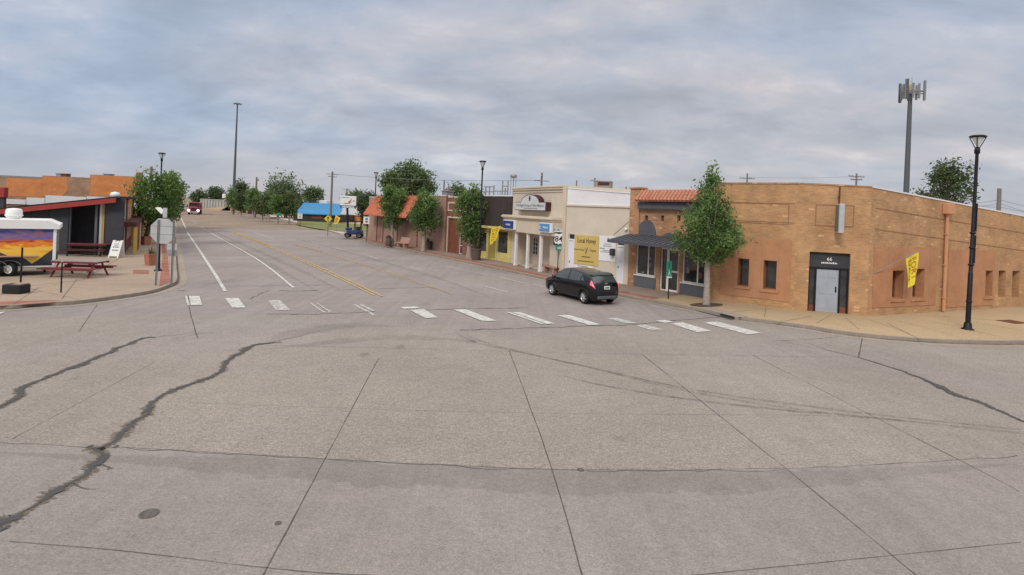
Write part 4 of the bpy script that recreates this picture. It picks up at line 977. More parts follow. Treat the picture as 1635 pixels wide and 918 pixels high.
for uu in (ua, ub - .12): b.box(f, uu, uu + .12, .002, .055, f.z(735, 336.5) + .071, f.z(735, 324) - .071)
b.box(f, ua, ua + .13, .002, .055, PAVE, f.z(735, 347.5) - .071); b.build('stone_band', 'stucco_cream', t)
h = hs[0]; b = MB()
for k in range(2):
    x0 = h[0] + (h[1] - h[0]) * k / 2; x1 = h[0] + (h[1] - h[0]) * (k + 1) / 2; b.box(f, x0 + .01, x1 - .01, -.14, -.09, h[2], h[3] - .01); b.cbox(f, x0 + .2, x1 - .2, -.089, -.06, h[2] + .9, h[3] - .6, .02)
b.build('door', 'brown_door', t)
for h in hs[1:]: window(t, f, *h[:4], -.12, w=.05, bars=(.4,))

# tan plaster restaurant with red mansard
tp0, tp1 = xy(592, 382.5), rp0
f = Frame(tp0, tp1); ft = f; t = thing('tan_restaurant', 'long blank tan plaster building with an orange-red mansard canopy', 'building', (*tp0, 0), f.rz)
W_ = f.len - .01; zt = f.z(712, 313); zl = f.z(612, 333); us = f.u(690, 350)
b = MB(); b.wall(f, us, W_, B0, zt, zt, ()); b.wall(f, .01, us, B0, zt - .25, zt - .25, ()); b.build('wall', 'stucco_tan', t, fix=False); shell(f, .01, W_, B0, zt - .25, zt, 14).build('side_wall', 'stucco_tan', t)
b = MB(); coping(b, f, us, W_, zt, zt, .08, .05); coping(b, f, .01, us - .01, zt - .25, zt - .25, .08, .05); b.build('coping', 'stucco_white', t)
b = MB()
for x in (607, 617, 672, 640): u = f.u(x, 370); b.box(f, u - .06, u + .06, .002, .05, PAVE, zt - 1.9)
b.build('pilaster', 'maroon', t)
ua, ub = f.u(607, 330), f.u(677, 330); za, zb_ = zt - .02, f.z(648, 346, 1.6); nn = 1.6
b = MB(); th = .12
P = [f.w(ua, .06, za), f.w(ub, .06, za), f.w(ub, nn, zb_), f.w(ua, nn, zb_)]; b.add(P + [p - Vector((0, 0, th)) for p in P], ((0, 1, 2, 3), (7, 6, 5, 4), (1, 5, 6, 2), (2, 6, 7, 3), (3, 7, 4, 0)))
for i in range(46):
    u = ua + (ub - ua) * i / 45; b.tube([f.w(u, .07, za + .02), f.w(u, nn - .02, zb_ + .02)], .035, 4, smooth=False)
b.build('mansard', 'roof_salmon', t)
b = MB(); b.quad(f.w(ua + .02, .06, za - .1), f.w(ua + .02, nn - .05, zb_ - .05), f.w(ua + .02, .06, zb_ - .05), f.w(ua + .02, .06, zb_)); b.quad(f.w(ub - .02, .06, za - .1), f.w(ub - .02, nn - .05, zb_ - .05), f.w(ub - .02, .06, zb_ - .05), f.w(ub - .02, .06, zb_)); b.box(f, ua + .03, ub - .03, .05, nn - .06, zb_ - .13, zb_ - .09); b.build('soffit', 'maroon_dark', t)
p = f.w(us + 1.6, -1.0, zt); b = MB(); t2 = thing('roof_vent', 'small grey vent box on the tan plaster roof beside red brick', 'vent', tuple(p), f.rz); MB().cbox(f, us + 1.2, us + 2.0, -1.4, -.6, zt - .3, zt + .45, .03).build('casing', 'galvanised', t2); MB().cbox(f, us + 1.1, us + 2.1, -1.5, -.5, zt + .452, zt + .55, .02).build('cap', 'weathered_top', t2)

# ---------------------------------------------------------------- the left-hand block
rl = random.Random(23)
shC = Vector(xy(200, 408.3)); sd_ = Vector((-.53, .848)); fd = Vector((-.97, -.243))
f = Frame(tuple(shC + fd * 13), tuple(shC)); fs = Frame(tuple(shC), tuple(shC + sd_ * 13)); fsh = f
t = thing('dark_shed', 'charcoal clad shed with open porch under a sloping red-edged roof', 'building', (shC.x, shC.y, 0), f.rz)
Lf = f.len; n0 = .55
zr, zl = f.z(190, 316, n0), f.z(2, 335, n0); ur, ul = f.u(190.5, 320, n0), f.u(2, 338, n0); sl = (zr - zl) / (ur - ul)
def zf(u): return zr + (u - ur) * sl
ue = f.u(172, 380); up = f.u(113, 380)
b = MB()
b.prism(f, [(ue, B0), (Lf - .02, B0), (Lf - .02, zf(Lf) - .03), (ue, zf(ue) - .03)], -.2, 0)
b.prism(f, [(0, B0), (up, B0), (up, zf(up) - .03), (0, zf(0) - .03)], -.2, 0); b.build('front_wall', 'charcoal', t)
b = MB(); b.prism(f, [(up - 2.5, B0), (Lf - .6, B0), (Lf - .6, zf(Lf - .6) - .03), (up - 2.5, zf(up - 2.5) - .03)], -2.2, -2.0); b.build('porch_wall', 'porch_charcoal', t)
b = MB(); b.prism(f, [(-.1, zf(0) - .02), (ur, zf(ur) - .02), (ur, zf(ur) + .10), (-.1, zf(0) + .10)], -2.4, n0 + .0)
q0, q1, q2 = f.w(0, -2.4, zf(0) + .09), f.w(ur, -2.4, zf(ur) + .09), fs.w(12.8, -.3, zf(ur) + .09); q3 = q2 + Vector((fd.x * 12, fd.y * 12, zf(0) - zf(ur))); b.quad(q0, q1, q2, q3); b.build('roof', 'black_paint', t)
b = MB(); b.prism(f, [(-.1, zf(0) - .30), (ur, zf(ur) - .30), (ur, zf(ur) + .0), (-.1, zf(0) + .0)], n0 + .003, n0 + .05); b.build('fascia', 'fascia_red', t)
b = MB()
for x in (32, 53, 82): u = f.u(x, 360); b.box(f, u - .03, u + .03, .002, .03, B0, zf(u) - .32)
b.build('batten', 'gutter_dark', t)
for x, m in ((116, 'slate_light'), (158.5, 'slate_light'), (166, 'sign_back'), (170, 'olive_wall')):
    u = f.u(x, 370, -.15); b = MB(); b.cbox(f, u - .07, u + .07, -.22, -.08, PAVE, zf(u) - .03, .01); b.build('porch_post', m, t)
b = MB(); b.prism(f, [(0, B0), (.2, B0), (.2, zf(0) - .03), (0, zf(0) - .03)], -9, -.2); b.build('side_wall', 'charcoal', t)
# painted street front of the same building
t = thing('painted_shopfront', 'orange street front with coloured porch posts beyond the charcoal shed', 'building', (shC.x, shC.y, 0), fs.rz)
zt = 4.05
zt = 3.95
hs = [(1.0 + 2.2 * k, 2.0 + 2.2 * k, 2.55, 3.45, .1) for k in range(5)] + [(1.0 + 2.2 * k, 2.1 + 2.2 * k, PAVE + .9, 2.1, .1) for k in range(5)]
b = MB(); b.wall(fs, .02, 12.8, B0, zt, zt, hs); b.build('wall', 'orange_wall', t, fix=False)
for h in hs: window(t, fs, *h[:4], -.08, w=.09)
b = MB(); b.cbox(fs, .4, 12.4, .003, .75, 2.05, 2.35, .02); b.build('canopy', 'maroon_dark', t)
for k, m in enumerate(('olive_wall', 'sign_yellow', 'orange_wall', 'maroon', 'olive_wall', 'sign_white', 'fascia_red', 'sign_yellow')):
    u = .5 + 1.6 * k; MB().cbox(fs, u, u + .14, .55, .70, PAVE, 2.048, .01).build('porch_post', m, t)
b = MB(); b.box(fs, 3.2, 9, .005, .05, PAVE + .01, PAVE + .75); b.build('stall_riser', 'maroon', t)
def vent(name, label, px, py, Y, w, h, m='galvanised'):
    p = At(px, py, Y); fr = Frame((p.x - w / 2, p.y), (p.x + w / 2, p.y)); q = thing(name, label, 'vent', tuple(p))
    b = MB(); b.cbox(fr, 0, w, -w, 0, p.z, p.z + h, .03); b.build('casing', m, q); b = MB(); b.cbox(fr, -.06, w + .06, -w - .06, .06, p.z + h + .001, p.z + h + .07, .02); b.build('cap', 'weathered_top', q)
p = f.w(f.u(189, 313, -1.4), -1.4, f.z(189, 316, -1.4)); q = thing('roof_turbine', 'round white turbine vent at the top end of the red-edged shed roof', 'vent', tuple(p))
MB().lathe(p, [(.13, -.3), (.13, .0), (.24, .06), (.30, .2), (.24, .36), (.001, .42)], 14).build('cowl', 'white_plastic', q); MB().lathe(p, [(.15, -.05), (.15, .015), (.16, .015), (.16, -.05)], 14).build('collar', 'galvanised', q)

# low white roofed building behind the shed
wc = shC + sd_ * 14.2; f = Frame(tuple(wc + fd * 30), tuple(wc - fd * .2)); fwht = f
t = thing('white_parapet_building', 'low building with stepped white parapet behind the charcoal shed', 'building', (wc.x, wc.y, 0), f.rz)
zt = f.z(120, 313.5); uu = [0, f.u(48, 318), f.u(78, 316), f.u(122, 315), f.u(144, 315), f.len]
b = MB(); b.wall(f, 0, f.len, B0, zt - .85, zt - .85, ()); b.build('wall', 'brick_brown', t, fix=False)
b = MB()
for k, (dz, n_) in enumerate(((-.45, .1), (-.25, .06), (.0, .03), (-.02, .06), (.05, .02))): b.box(f, uu[k], uu[k + 1] - .03, -.3, n_, zt - .85, zt + dz)
b.build('parapet', 'stucco_white', t); shell(f, 0, f.len, B0, zt - .85, zt - .85, 9, drop=.1).build('side_wall', 'brick_brown', t)
fst = Frame(tuple(wc), tuple(wc + sd_ * 9)); b = MB(); b.wall(fst, .02, 9, B0, zt - .1, zt - .1, [(1 + 2.6 * k, 2.6 + 2.6 * k, PAVE + .4, 2.4, .1) for k in range(3)]); b.build('street_wall', 'orange_wall', t)
for k in range(3): window(t, fst, 1 + 2.6 * k, 2.6 + 2.6 * k, PAVE + .4, 2.4, -.08, w=.07)
# tall orange painted brick building
oc = shC + sd_ * 25.5; f = Frame(tuple(oc + fd * 46), tuple(oc)); fst = Frame(tuple(oc), tuple(oc + sd_ * 18))
t = thing('orange_brick_building', 'tall old brick building with patchy orange painted side wall', 'building', (oc.x, oc.y, 0), f.rz)
zt = f.z(190, 280.5); ends = [(0, f.u(72.5, 283), f.z(40, 284.5)), (f.u(72.5, 283), f.u(149, 281), f.z(110, 282)), (f.u(149, 281), f.len, zt)]
b = MB()
for a, c, z in ends: b.wall(f, a, c, B0, z, z, ())
for (a, c, z), (a2, c2, z2) in zip(ends, ends[1:]): b.quad(f.w(c, 0, z), f.w(c, 0, z2), f.w(c, -.3, z2), f.w(c, -.3, z))
b.build('side_wall', 'brick_brown', t, fix=False)
b = MB()
for x0, x1, yt in ((15, 73, 285), (73.2, 113, 282.5), (149.5, 224, 281.2)):
    a, c = f.u(x0, 300), f.u(x1, 300); z = f.z((x0 + x1) / 2, yt); bz = f.z((x0 + x1) / 2, 314)
    q_ = 1 if x1 == 113 else 0; pl = [(a, bz), (c - .5 * q_, bz), (c - .2 * q_, bz + .4), (c + .1 * q_, (z + bz) / 2 - .1), (c - .1 * q_, (z + bz) / 2 + .3), (c, z), (a, z)]
    b.prism(f, pl, .003, .012)
b.build('painted_patch', 'brick_orange', t)
b = MB(); b.wall(fst, .02, 18, B0, zt - .15, zt - .55, [(1.2 + 3 * k, 2.8 + 3 * k, 3.4, 5.0, .12) for k in range(5)] + [(.8 + 3 * k, 3.2 + 3 * k, PAVE + .3, 2.6, .12) for k in range(5)]); b.build('street_wall', 'brick_orange', t, fix=False)
for k in range(5):
    window(t, fst, 1.2 + 3 * k, 2.8 + 3 * k, 3.4, 5.0, -.1, w=.09, bars=(.5,)); window(t, fst, .8 + 3 * k, 3.2 + 3 * k, PAVE + .3, 2.6, -.1, w=.09)
b = MB(); b.box(f, -.1, f.len, -16, -.3, zt - .7, zt - .5); b.build('roof', 'weathered_top', t)
b = MB(); b.cbox(f, f.len - .5, f.len - .0, -.45, .10, B0, zt + .45, .03); b.build('corner_pier', 'brick_red', t)
for x, w, h, m, lb in ((98, .8, .45, 'galvanised', 'paired grey vents on the roof of the orange brick building'), (106.5, .9, .45, 'rust', 'brown vent on the roof of the orange brick building, left half'), (175, 1.0, .55, 'galvanised', 'grey box vent on the roof near the right end of the orange building')):
    vent('roof_vent', lb, x, 284, 61 if x < 120 else 60, w * .7, h * .7 + (.12 if x < 120 else .0), m)
# red fronted cabin at the edge of the picture
f = Frame((-45, 34.6), xy(14, 403)); p1 = f.w(f.len, 0, 0)
Yc = 43.0; pa = At(-60, 300, Yc); pb = At(14.5, 300, Yc); f = Frame((pa.x, pa.y), (pb.x, pb.y)); t = thing('red_sign_cabin', 'bright red box parapet over a dark wall beside the orange brick building', 'building', (pb.x, pb.y, 0), f.rz)
z1, zm = f.z(7, 299), f.z(7, 315.5); MB().cbox(f, 0, f.len, -.25, .12, zm, z1, .03).build('parapet', 'fascia_red', t); MB().box(f, .05, f.len - .1, -.2, 0, B0, zm - .002).build('wall', 'charcoal', t)

# food trailer with a sunset painted on its side
tr0 = S(92, 439); yaw = R(-2)
f = Frame((tr0.x - 7.5 * .80, tr0.y - 7.5 * .60), (tr0.x, tr0.y)); t = thing('food_trailer', 'food trailer with white roof and painted sunset and mountain mural', 'trailer', (tr0.x, tr0.y, PAVE), f.rz)
W_ = f.len; zb_, zt = f.z(80, 424), f.z(60, 366); zr = f.z(60, 351.5)
m = mat('mural_sunset', (.5, .3, .1), .5); nt = m.node_tree; N = nt.nodes; L = nt.links
tc = N.new('ShaderNodeTexCoord'); mp = N.new('ShaderNodeMapping'); L.new(tc.outputs['UV'], mp.inputs[0]); mp.inputs['Scale'].default_value = (.55, 2.1, 1); mp.inputs['Rotation'].default_value = (0, 0, R(-12))
n = N.new('ShaderNodeTexNoise'); L.new(mp.outputs[0], n.inputs['Vector']); n.inputs['Scale'].default_value = 1.3; n.inputs['Detail'].default_value = 4; n.inputs['Distortion'].default_value = 1.2
sp = N.new('ShaderNodeSeparateXYZ'); L.new(tc.outputs['UV'], sp.inputs[0])
mr = N.new('ShaderNodeMapRange'); L.new(sp.outputs[1], mr.inputs[0]); mr.inputs[1].default_value = zb_ + .1; mr.inputs[2].default_value = zt
ad = N.new('ShaderNodeMath'); ad.operation = 'MULTIPLY_ADD'; L.new(n.outputs[0], ad.inputs[0]); ad.inputs[1].default_value = .95; L.new(mr.outputs[0], ad.inputs[2])
su = N.new('ShaderNodeMath'); su.operation = 'SUBTRACT'; L.new(ad.outputs[0], su.inputs[0]); su.inputs[1].default_value = .49
rp = N.new('ShaderNodeValToRGB'); L.new(su.outputs[0], rp.inputs[0])
cr = rp.color_ramp.elements; cr[0].position = .14; cr[0].color = (.85, .60, .10, 1); cr[1].position = 1.0; cr[1].color = (.04, .09, .30, 1)
for p_, c_ in ((.40, (.88, .50, .06, 1)), (.47, (.75, .16, .02, 1)), (.52, (.80, .30, .06, 1)), (.60, (.40, .04, .03, 1)), (.68, (.62, .17, .06, 1)), (.76, (.13, .12, .34, 1)), (.85, (.30, .16, .26, 1))):
    k = cr.new(p_); k.color = c_
L.new(rp.outputs[0], N['Principled BSDF'].inputs['Base Color'])
MB().box(f, 0, W_, -2.2, 0, zb_, zt + .05).build('body', 'charcoal', t)
b = MB(); e = f.u(91.5, 395); mu = MB().box(f, .02, e - .02, .002, .008, zb_ + .02, zt).build('mural', 'mural_sunset', t)
def U(x, y): return f.u(x, y), f.z(x, y)
b = MB(); pl = [(0, zb_ + .02), U(92, 423.3), U(91.4, 396.5), U(84, 402), U(76, 407), U(66, 415), U(56, 421), U(46, 414), U(37, 409), U(24, 411), U(10, 405), U(0, 401), U(-30, 404), U(-60, 398), (0, f.z(-60, 398))]
b.prism(f, [(min(u, e - .021), max(z, zb_ + .02)) for u, z in pl], .009, .013); b.build('mountain_silhouette', 'charcoal', mu)
b = MB(); b.cbox(f, W_ - .10, W_ + .02, -.1, .03, zb_, zt + .04, .01); b.cbox(f, -.02, W_ + .01, -.05, .025, zb_ - .07, zb_ - .002, .01); b.build('trim', 'white_plastic', t)
b = MB(); P = [(-.1, zt + .02), (W_ + .14, zt + .02), (W_ + .14, zt + .22), (W_ - .30, zr), (-.1, zr)]; b.prism(f, P, -2.3, .12); b.build('roof', 'white_plastic', t)
b = MB(); b.box(f, W_ + .003, W_ + .03, -2.1, -.1, f.z(97, 405), zt); b.build('end_hatch', 'hatch_green', t)
u0 = f.u(27.5, 342, -1); z0 = zr; b = MB(); p = f.w(u0, -1.0, z0); b.lathe(p, [(.22, -.02), (.24, .05), (.30, .1), (.32, .3), (.30, .45), (.24, .5), (.001, .53)], 18); b.lathe(p, [(.345, .16), (.345, .2), (.32, .21)], 18); b.build('extractor', 'white_plastic', t)
b = MB(); b.cbox(f, 0, f.u(66, 408), .014, .34, f.z(40, 409.5), f.z(40, 408), .005); b.build('serving_shelf', 'bench_pink', t)
for x in (20.5, -2.5):
    p = f.w(f.u(x, 432), .06, PAVE); r = .33
    w_ = MB().lathe(f.w(f.u(x, 432), .02, PAVE + r), [(.20, -.1), (r - .03, -.11), (r, -.07), (r, .07), (r - .03, .11), (.21, .1)], 22, 'Y'); w_ = w_.build('wheel', 'tyre', t)
    rm = MB().lathe(f.w(f.u(x, 432), .02, PAVE + r), [(.21, -.10), (.19, -.085), (.10, -.07), (.09, -.10), (.001, -.105)], 18, 'Y').build('rim', 'white_plastic', w_)
b = MB()
for x in (20.5, -2.5):
    uc = f.u(x, 432); pts = [f.w(uc + .46 * math.cos(a), .06, PAVE + .33 + .42 * math.sin(a)) for a in [math.pi * k / 12 for k in range(13)]]
    for a_, c_ in zip(pts, pts[1:]): nn = Vector((f.n.x, f.n.y, 0)) * .17; b.quad(a_ - nn, c_ - nn, c_ + nn, a_ + nn)
b.build('fender', 'white_plastic', t)
b = MB(); b.tube([f.w(f.u(62, 431), -.3, f.z(62, 430.5)), f.w(f.u(96, 429), -.3, f.z(96, 429))], .03, 6); b.box(f, .2, W_ - .2, -1.9, -.3, zb_ - .12, zb_ - .071); b.box(f, W_ - .5, W_ - .4, -1.4, -1.3, PAVE, zb_); b.build('chassis', 'black_metal', t)

# picnic tables
def picnic(label, p, rz, top_m, leg_m, Ls=2.15):
    t = thing('picnic_table', label, 'table', tuple(p), rz, 'maroon picnic tables'); h = Ls / 2
    b = MB()
    for k in range(5): y = -.36 + .18 * k; b.cbox(LOC, -h, h, y - .08, y + .08, .72, .765, .01)
    b.build('tabletop', top_m, t, local=True)
    b = MB(); b.box(LOC, -h + .02, h - .02, -.455, -.443, .64, .73); b.box(LOC, -h + .02, h - .02, .443, .455, .64, .73); b.build('apron', leg_m, t, local=True)
    for s_ in (-1, 1):
        b = MB()
        for k in (0, 1): y = s_ * (.66 + .15 * k); b.cbox(LOC, -h - .1, h + .1, y - .07, y + .07, .42, .462, .01)
        b.box(LOC, -h - .08, h + .08, s_ * .74 - .155, s_ * .74 - .145, .35, .42); b.build('bench', leg_m, t, local=True)
    for s_ in (-1, 1):
        x = s_ * (h - .28)
        for q in (-1, 1): b = MB(); b.tube([(x, q * .25, .70), (x + s_ * .04, q * .72, .0)], [.055, .06], 4, smooth=False); b.build('leg', leg_m, t, local=True)
        b = MB(); b.cbox(LOC, x - .05, x - .01, -.82, .82, .34, .42, .005); b.cbox(LOC, x + .02, x + .05, -.42, .42, .63, .718, .005); b.tube([(x, 0, .38), (x - s_ * .6, 0, .70)], .035, 4, smooth=False); b.build('cross_beam', leg_m, t, local=True)
    return t
p = S(133, 440.5); picnic('maroon picnic table with weathered grey top on the open pavement', p, R(4), 'weathered_top', 'maroon')
p = fsh.w(fsh.u(146, 408, .3), .2, PAVE); picnic('dark maroon picnic table in the shade of the shed porch', p, fsh.rz, 'maroon', 'maroon_dark', 2.3)
p = S(148.5, 439.5); b = MB(); b.lathe((p.x, p.y, PAVE), [(.001, 0), (.14, .01), (.17, .1), (.13, .2), (.05, .24), (.001, .24)], 10); o = b.build('stone', 'stone')
for v in o.data.vertices: v.co += Vector((noise.noise(v.co * 6), noise.noise(v.co * 7 + Vector((3, 1, 2))), 0)) * .05
tag(o, 'pale rounded stone lying under the picnic table on the pavement', 'stone')

# A-frame board
p0, p1 = S(177.5, 411.3), S(193.5, 411.9); f = Frame((p0.x, p0.y), (p1.x, p1.y)); t = thing('sandwich_board', 'white folding pavement board leaning before the dark shed wall', 'sign', tuple(p0), f.rz)
w_ = f.len; hh = f.z(187, 384) - PAVE
def lean(n0, n1):
    class Q:
        def w(s, u, n, z): return f.w(u + (z - PAVE) * .10, n0 + (n1 - n0) * (z - PAVE) / hh + n, z)
    return Q()
for k, (a, c) in enumerate(((0, -.26), (-.62, -.32))):
    q = lean(a, c); b = MB(); b.prism(q, [(0, PAVE), (.06, PAVE), (.07, PAVE + .1), (w_ - .07, PAVE + .1), (w_ - .06, PAVE), (w_, PAVE), (w_, PAVE + hh), (w_ - .14, PAVE + hh), (w_ - .17, PAVE + hh - .09), (w_ * .62, PAVE + hh - .10), (w_ * .5, PAVE + hh - .02), (w_ * .38, PAVE + hh - .10), (.17, PAVE + hh - .09), (.14, PAVE + hh), (0, PAVE + hh)], -.02, .02)
    pn_ = b.build('panel', 'white_plastic', t)
    if k == 0:
        for z, w1 in ((.80, .5), (.72, .4), (.62, .6), (.44, .62)): scribble(pn_, q, w_ * (.5 - w1 / 2), w_ * (.5 + w1 / 2), PAVE + hh * z, .10 if z in (.62, .44) else .05, .021, 'ink_grey', rl)

# pole in a weighted base, and a thin marker stake
p = S(31, 468); t = thing('weighted_pole', 'thin black pole rising from a chunky black weighted base', 'post', tuple(p))
MB().cbox(LOC, -.36, .36, -.26, .26, 0, .36, .03).build('base', 'black_paint', t, local=True); MB().cbox(LOC, .0, .33, -.22, .22, .361, .39, .02).build('base_lid', 'bench_pink', t, local=True)
hz = At(37.5, 395, p.y).z - PAVE; MB().tube([(.16, 0, .43), (.17, 0, hz)], .032, 8).build('pole', 'black_metal', t, local=True)
p = S(102.5, 467); t = thing('marker_stake', 'thin dark stake with a pale cap at the pavement edge', 'post', tuple(p)); hz = At(102, 413, p.y).z - PAVE
MB().tube([(0, 0, 0), (0, 0, hz - .14)], .028, 8).build('stake', 'black_metal', t, local=True); MB().tube([(0, 0, hz - .14), (0, 0, hz)], .032, 8).build('cap', 'sign_back', t, local=True)

# planters
def planter(label, p, w, h, seed, m='terracotta', group=None, leafm='leaf_dark'):
    r = random.Random(seed); t = thing('planter', label, 'planter', tuple(p), 0.3, group)
    b = MB(); b.lathe((0, 0, 0), [(w * .40, 0), (w * .5, h * .9), (w * .55, h * .9), (w * .55, h), (w * .46, h), (w * .44, h * .9), (.001, h * .88)], 4 if m == 'terracotta' else 14, smooth=False); b.build('pot', m, t, local=True)
    b = MB()
    for k in range(26):
        a = r.uniform(0, 6.28); l = r.uniform(.25, .6); d = Vector((math.cos(a) * r.uniform(.1, .6), math.sin(a) * r.uniform(.1, .6), 1)).normalized(); p0 = Vector((r.uniform(-.12, .12), r.uniform(-.12, .12), h * .88)); s_ = d.cross(Vector((0, 0, 1))).normalized() * .035
        b.add([p0 - s_, p0 + s_, p0 + d * l + s_ * .3 + Vector((d.x, d.y, -.1)) * .15, p0 + d * l - s_ * .3 + Vector((d.x, d.y, -.1)) * .15], ((0, 1, 2, 3),)); b.tone.append(r.random())
    b.build('plant', leafm, t, local=True, fix=False)
p = S(246, 423.5); planter('square terracotta planter with dark plant behind the stop sign', p, .75, .68, 3)
p = S(238, 391); planter('small terracotta planter under the shed-side pavement tree', p, .8, .7, 4)
p = S(688, 398.5); planter('brown tub beside the trunk of the tree by the tan wall', p, .8, .8, 5, 'barrel_brown')
p = S(765, 415.5); planter('dark barrel tub beside the tree trunk before the red brick shop', p, .85, .95, 6, 'barrel_brown')

# stop sign seen from behind, street name post
pa, pb = S(255, 452.5), S(279, 459.5); pm = (pa + pb) / 2
Ys = pm.y; f = Frame((At(255, 452, Ys).x, Ys), (At(279.5, 452, Ys).x, Ys)); t = thing('stop_sign', 'octagonal stop sign seen from its plain grey back on two posts', 'sign', tuple(f.w(0, 0, PAVE)), f.rz)
cu, cz = f.uz(265.5, 369); rr = (f.u(285.5, 369) - f.u(245.5, 369)) / 2 / math.cos(R(22.5))
oc_ = [(cu + rr * math.cos(R(22.5 + 45 * k)), cz + rr * math.sin(R(22.5 + 45 * k))) for k in range(8)]
pt = MB().prism(f, oc_, -.004, .0).build('plate', 'sign_back', t)
mat('sign_red', (.45, .02, .02), .5); MB().prism(f, [(cu + (u - cu) * .97, cz + (z - cz) * .97) for u, z in oc_], -.007, -.0045).build('front_face', 'sign_red', pt)
zt = cz + rr * .82
for u in (0, f.len): 
    b = MB(); b.box(f, u - .035, u + .035, .001, .03, PAVE, zt); b.box(f, u - .035, u - .02, .03, .06, PAVE, zt); b.box(f, u + .02, u + .035, .03, .06, PAVE, zt); b.build('post', 'galvanised', t)
b = MB()
for z in (cz - .15, cz + .22): b.box(f, cu - rr * .88, cu + rr * .88, .0005, .012, z, z + .012)
b.build('stiffener', 'galvanised', pt)
a, c = f.u(271.5, 400), f.u(287.5, 400); MB().box(f, a, c, -.008, -.003, f.z(280, 399), f.z(280, 389)).build('small_plate', 'sign_back', t); MB().box(f, a, c, -.008, -.003, f.z(280, 409), f.z(280, 399.5)).build('small_plate', 'galvanised', t)
p = S(257.5, 432.5); Yp = p.y; fr = Frame((p.x, Yp), (p.x + 1, Yp)); t = thing('street_name_post', 'dark post carrying white street name blades behind the stop sign', 'sign', tuple(p))
zt = fr.z(262, 345); b = MB(); b.tube([p, fr.w(fr.u(258.5, 385), 0, fr.z(258.5, 385)), fr.w(fr.u(262, 340), 0, zt)], [.10, .09, .05], 10); b.lathe(p, [(.2, 0), (.2, .05), (.12, .1), (.1, .2)], 12); b.build('post', 'black_metal', t)
b = MB(); b.prism(fr, [fr.uz(253, 332), fr.uz(255, 331), fr.uz(264.5, 340), fr.uz(263, 342)], -.35, .02); b.build('name_blade', 'sign_white', t)
a, c = fr.u(265.5, 340), fr.u(272, 340); MB().box(fr, a, c, -.02, .02, fr.z(268, 347.5), fr.z(268, 332)).build('name_blade', 'sign_back', t)

# ---------------------------------------------------------------- street lamps
pA = S(1550, 526); H = 7.95
t = thing('street_lamp', 'dark street lamp with disc top beside the corner building and flag', 'street lamp', tuple(pA), 0, 'dark disc-topped street lamps')
b = MB(); b.lathe((0, 0, 0), [(.22, 0), (.22, .03), (.15, .06), (.13, .25), (.115, .28)], 16); b.build('base', 'black_metal', t, local=True)
b = MB(); b.tube([(0, 0, .2), (0, 0, 2.3), (0, 0, 2.32), (0, 0, H - .75)], [.092, .084, .072, .058], 14); b.build('pole', 'black_metal', t, local=True)
for z in (1.1, 2.6, 3.3, 3.9): b = MB(); b.lathe((0, 0, z), [(.085, 0), (.108, .01), (.108, .07), (.085, .08)], 14); b.build('band', 'black_metal', t, local=True)
for z in (2.7, 4.0): b = MB(); b.box(LOC, .08, .13, -.03, .03, z, z + 1.15); b.build('banner_bracket', 'black_metal', t, local=True)
b = MB(); b.lathe((0, 0, H - .78), [(.068, 0), (.10, .03), (.10, .18), (.06, .28), (.001, .30)], 14); b.build('collar', 'black_metal', t, local=True)
for k in range(4): a = R(45 + 90 * k); b = MB(); b.tube([(math.cos(a) * .05, math.sin(a) * .05, H - .58), (math.cos(a) * .26, math.sin(a) * .26, H - .11)], .018, 6); b.build('yoke', 'black_metal', t, local=True)
b = MB(); b.lathe((0, 0, H - .48), [(.03, 0), (.20, .36)], 16); b.build('lens', 'lens_clear', t, local=True)
b = MB(); b.lathe((0, 0, H - .12), [(.001, .0), (.26, .0), (.295, .03), (.295, .065), (.22, .10), (.001, .12)], 20); b.build('disc', 'black_metal', t, local=True)
lampA = t; t.rotation_euler = (0, R(.7), 0)
for (px, py), lb in (((769.5, 415.5), 'dark disc-topped street lamp before the yellow shopfront'), ((601.5, 381.5), 'dark disc-topped street lamp at the far corner of the tan wall'), ((258, 385), 'dark disc-topped street lamp rising behind the shed-side pavement tree')):
    c = copy_tree(lampA); c.location = S(px, py); c.rotation_euler = (0, 0, 0); c['label'] = lb

# ---------------------------------------------------------------- signs, benches, bins along the shop-side pavement
def facing(p, ang=0.0):
    c, s_ = math.cos(ang), math.sin(ang); return Frame((p.x, p.y), (p.x + c, p.y + s_))
def post_sign(name, label, cat, px, py, ytop, plates, m='black_metal', r=.03, ang=R(6), ground=PAVE):
    p = G(px, py, ground); fr = facing(p, ang); t = thing(name, label, cat, tuple(p), fr.rz); zt = At(px, ytop, p.y).z
    MB().tube([p, fr.w(0, 0, zt)], r, 8).build('post', m, t)
    out = []
    for nm, x0, x1, y0, y1, mm in plates:
        a, c = fr.u(x0, (y0 + y1) / 2), fr.u(x1, (y0 + y1) / 2); e, g = fr.z((x0 + x1) / 2, y1), fr.z((x0 + x1) / 2, y0)
        o = MB().box(fr, a, c, r + .002, r + .008, e, g).build(nm, mm, t); out.append((o, a, c, e, g))
    return t, fr, out
t, fr, pl = post_sign('route_sign', 'north 84 highway shield sign over a small green plate on a dark post', 'sign', 895, 440, 364, [('header_plate', 889, 904, 364, 370.5, 'sign_white'), ('plate', 889, 905, 371.5, 391.5, 'black_paint'), ('small_plate', 892, 903.5, 392, 400, 'sign_green')])
o, a, c, e, g = pl[0]; lettering(o, fr, 'NORTH', (a + c) / 2, (e + g) / 2, .24, .042, 'ink')
o, a, c, e, g = pl[1]; w_ = c - a; h_ = g - e; mx_ = (a + c) / 2
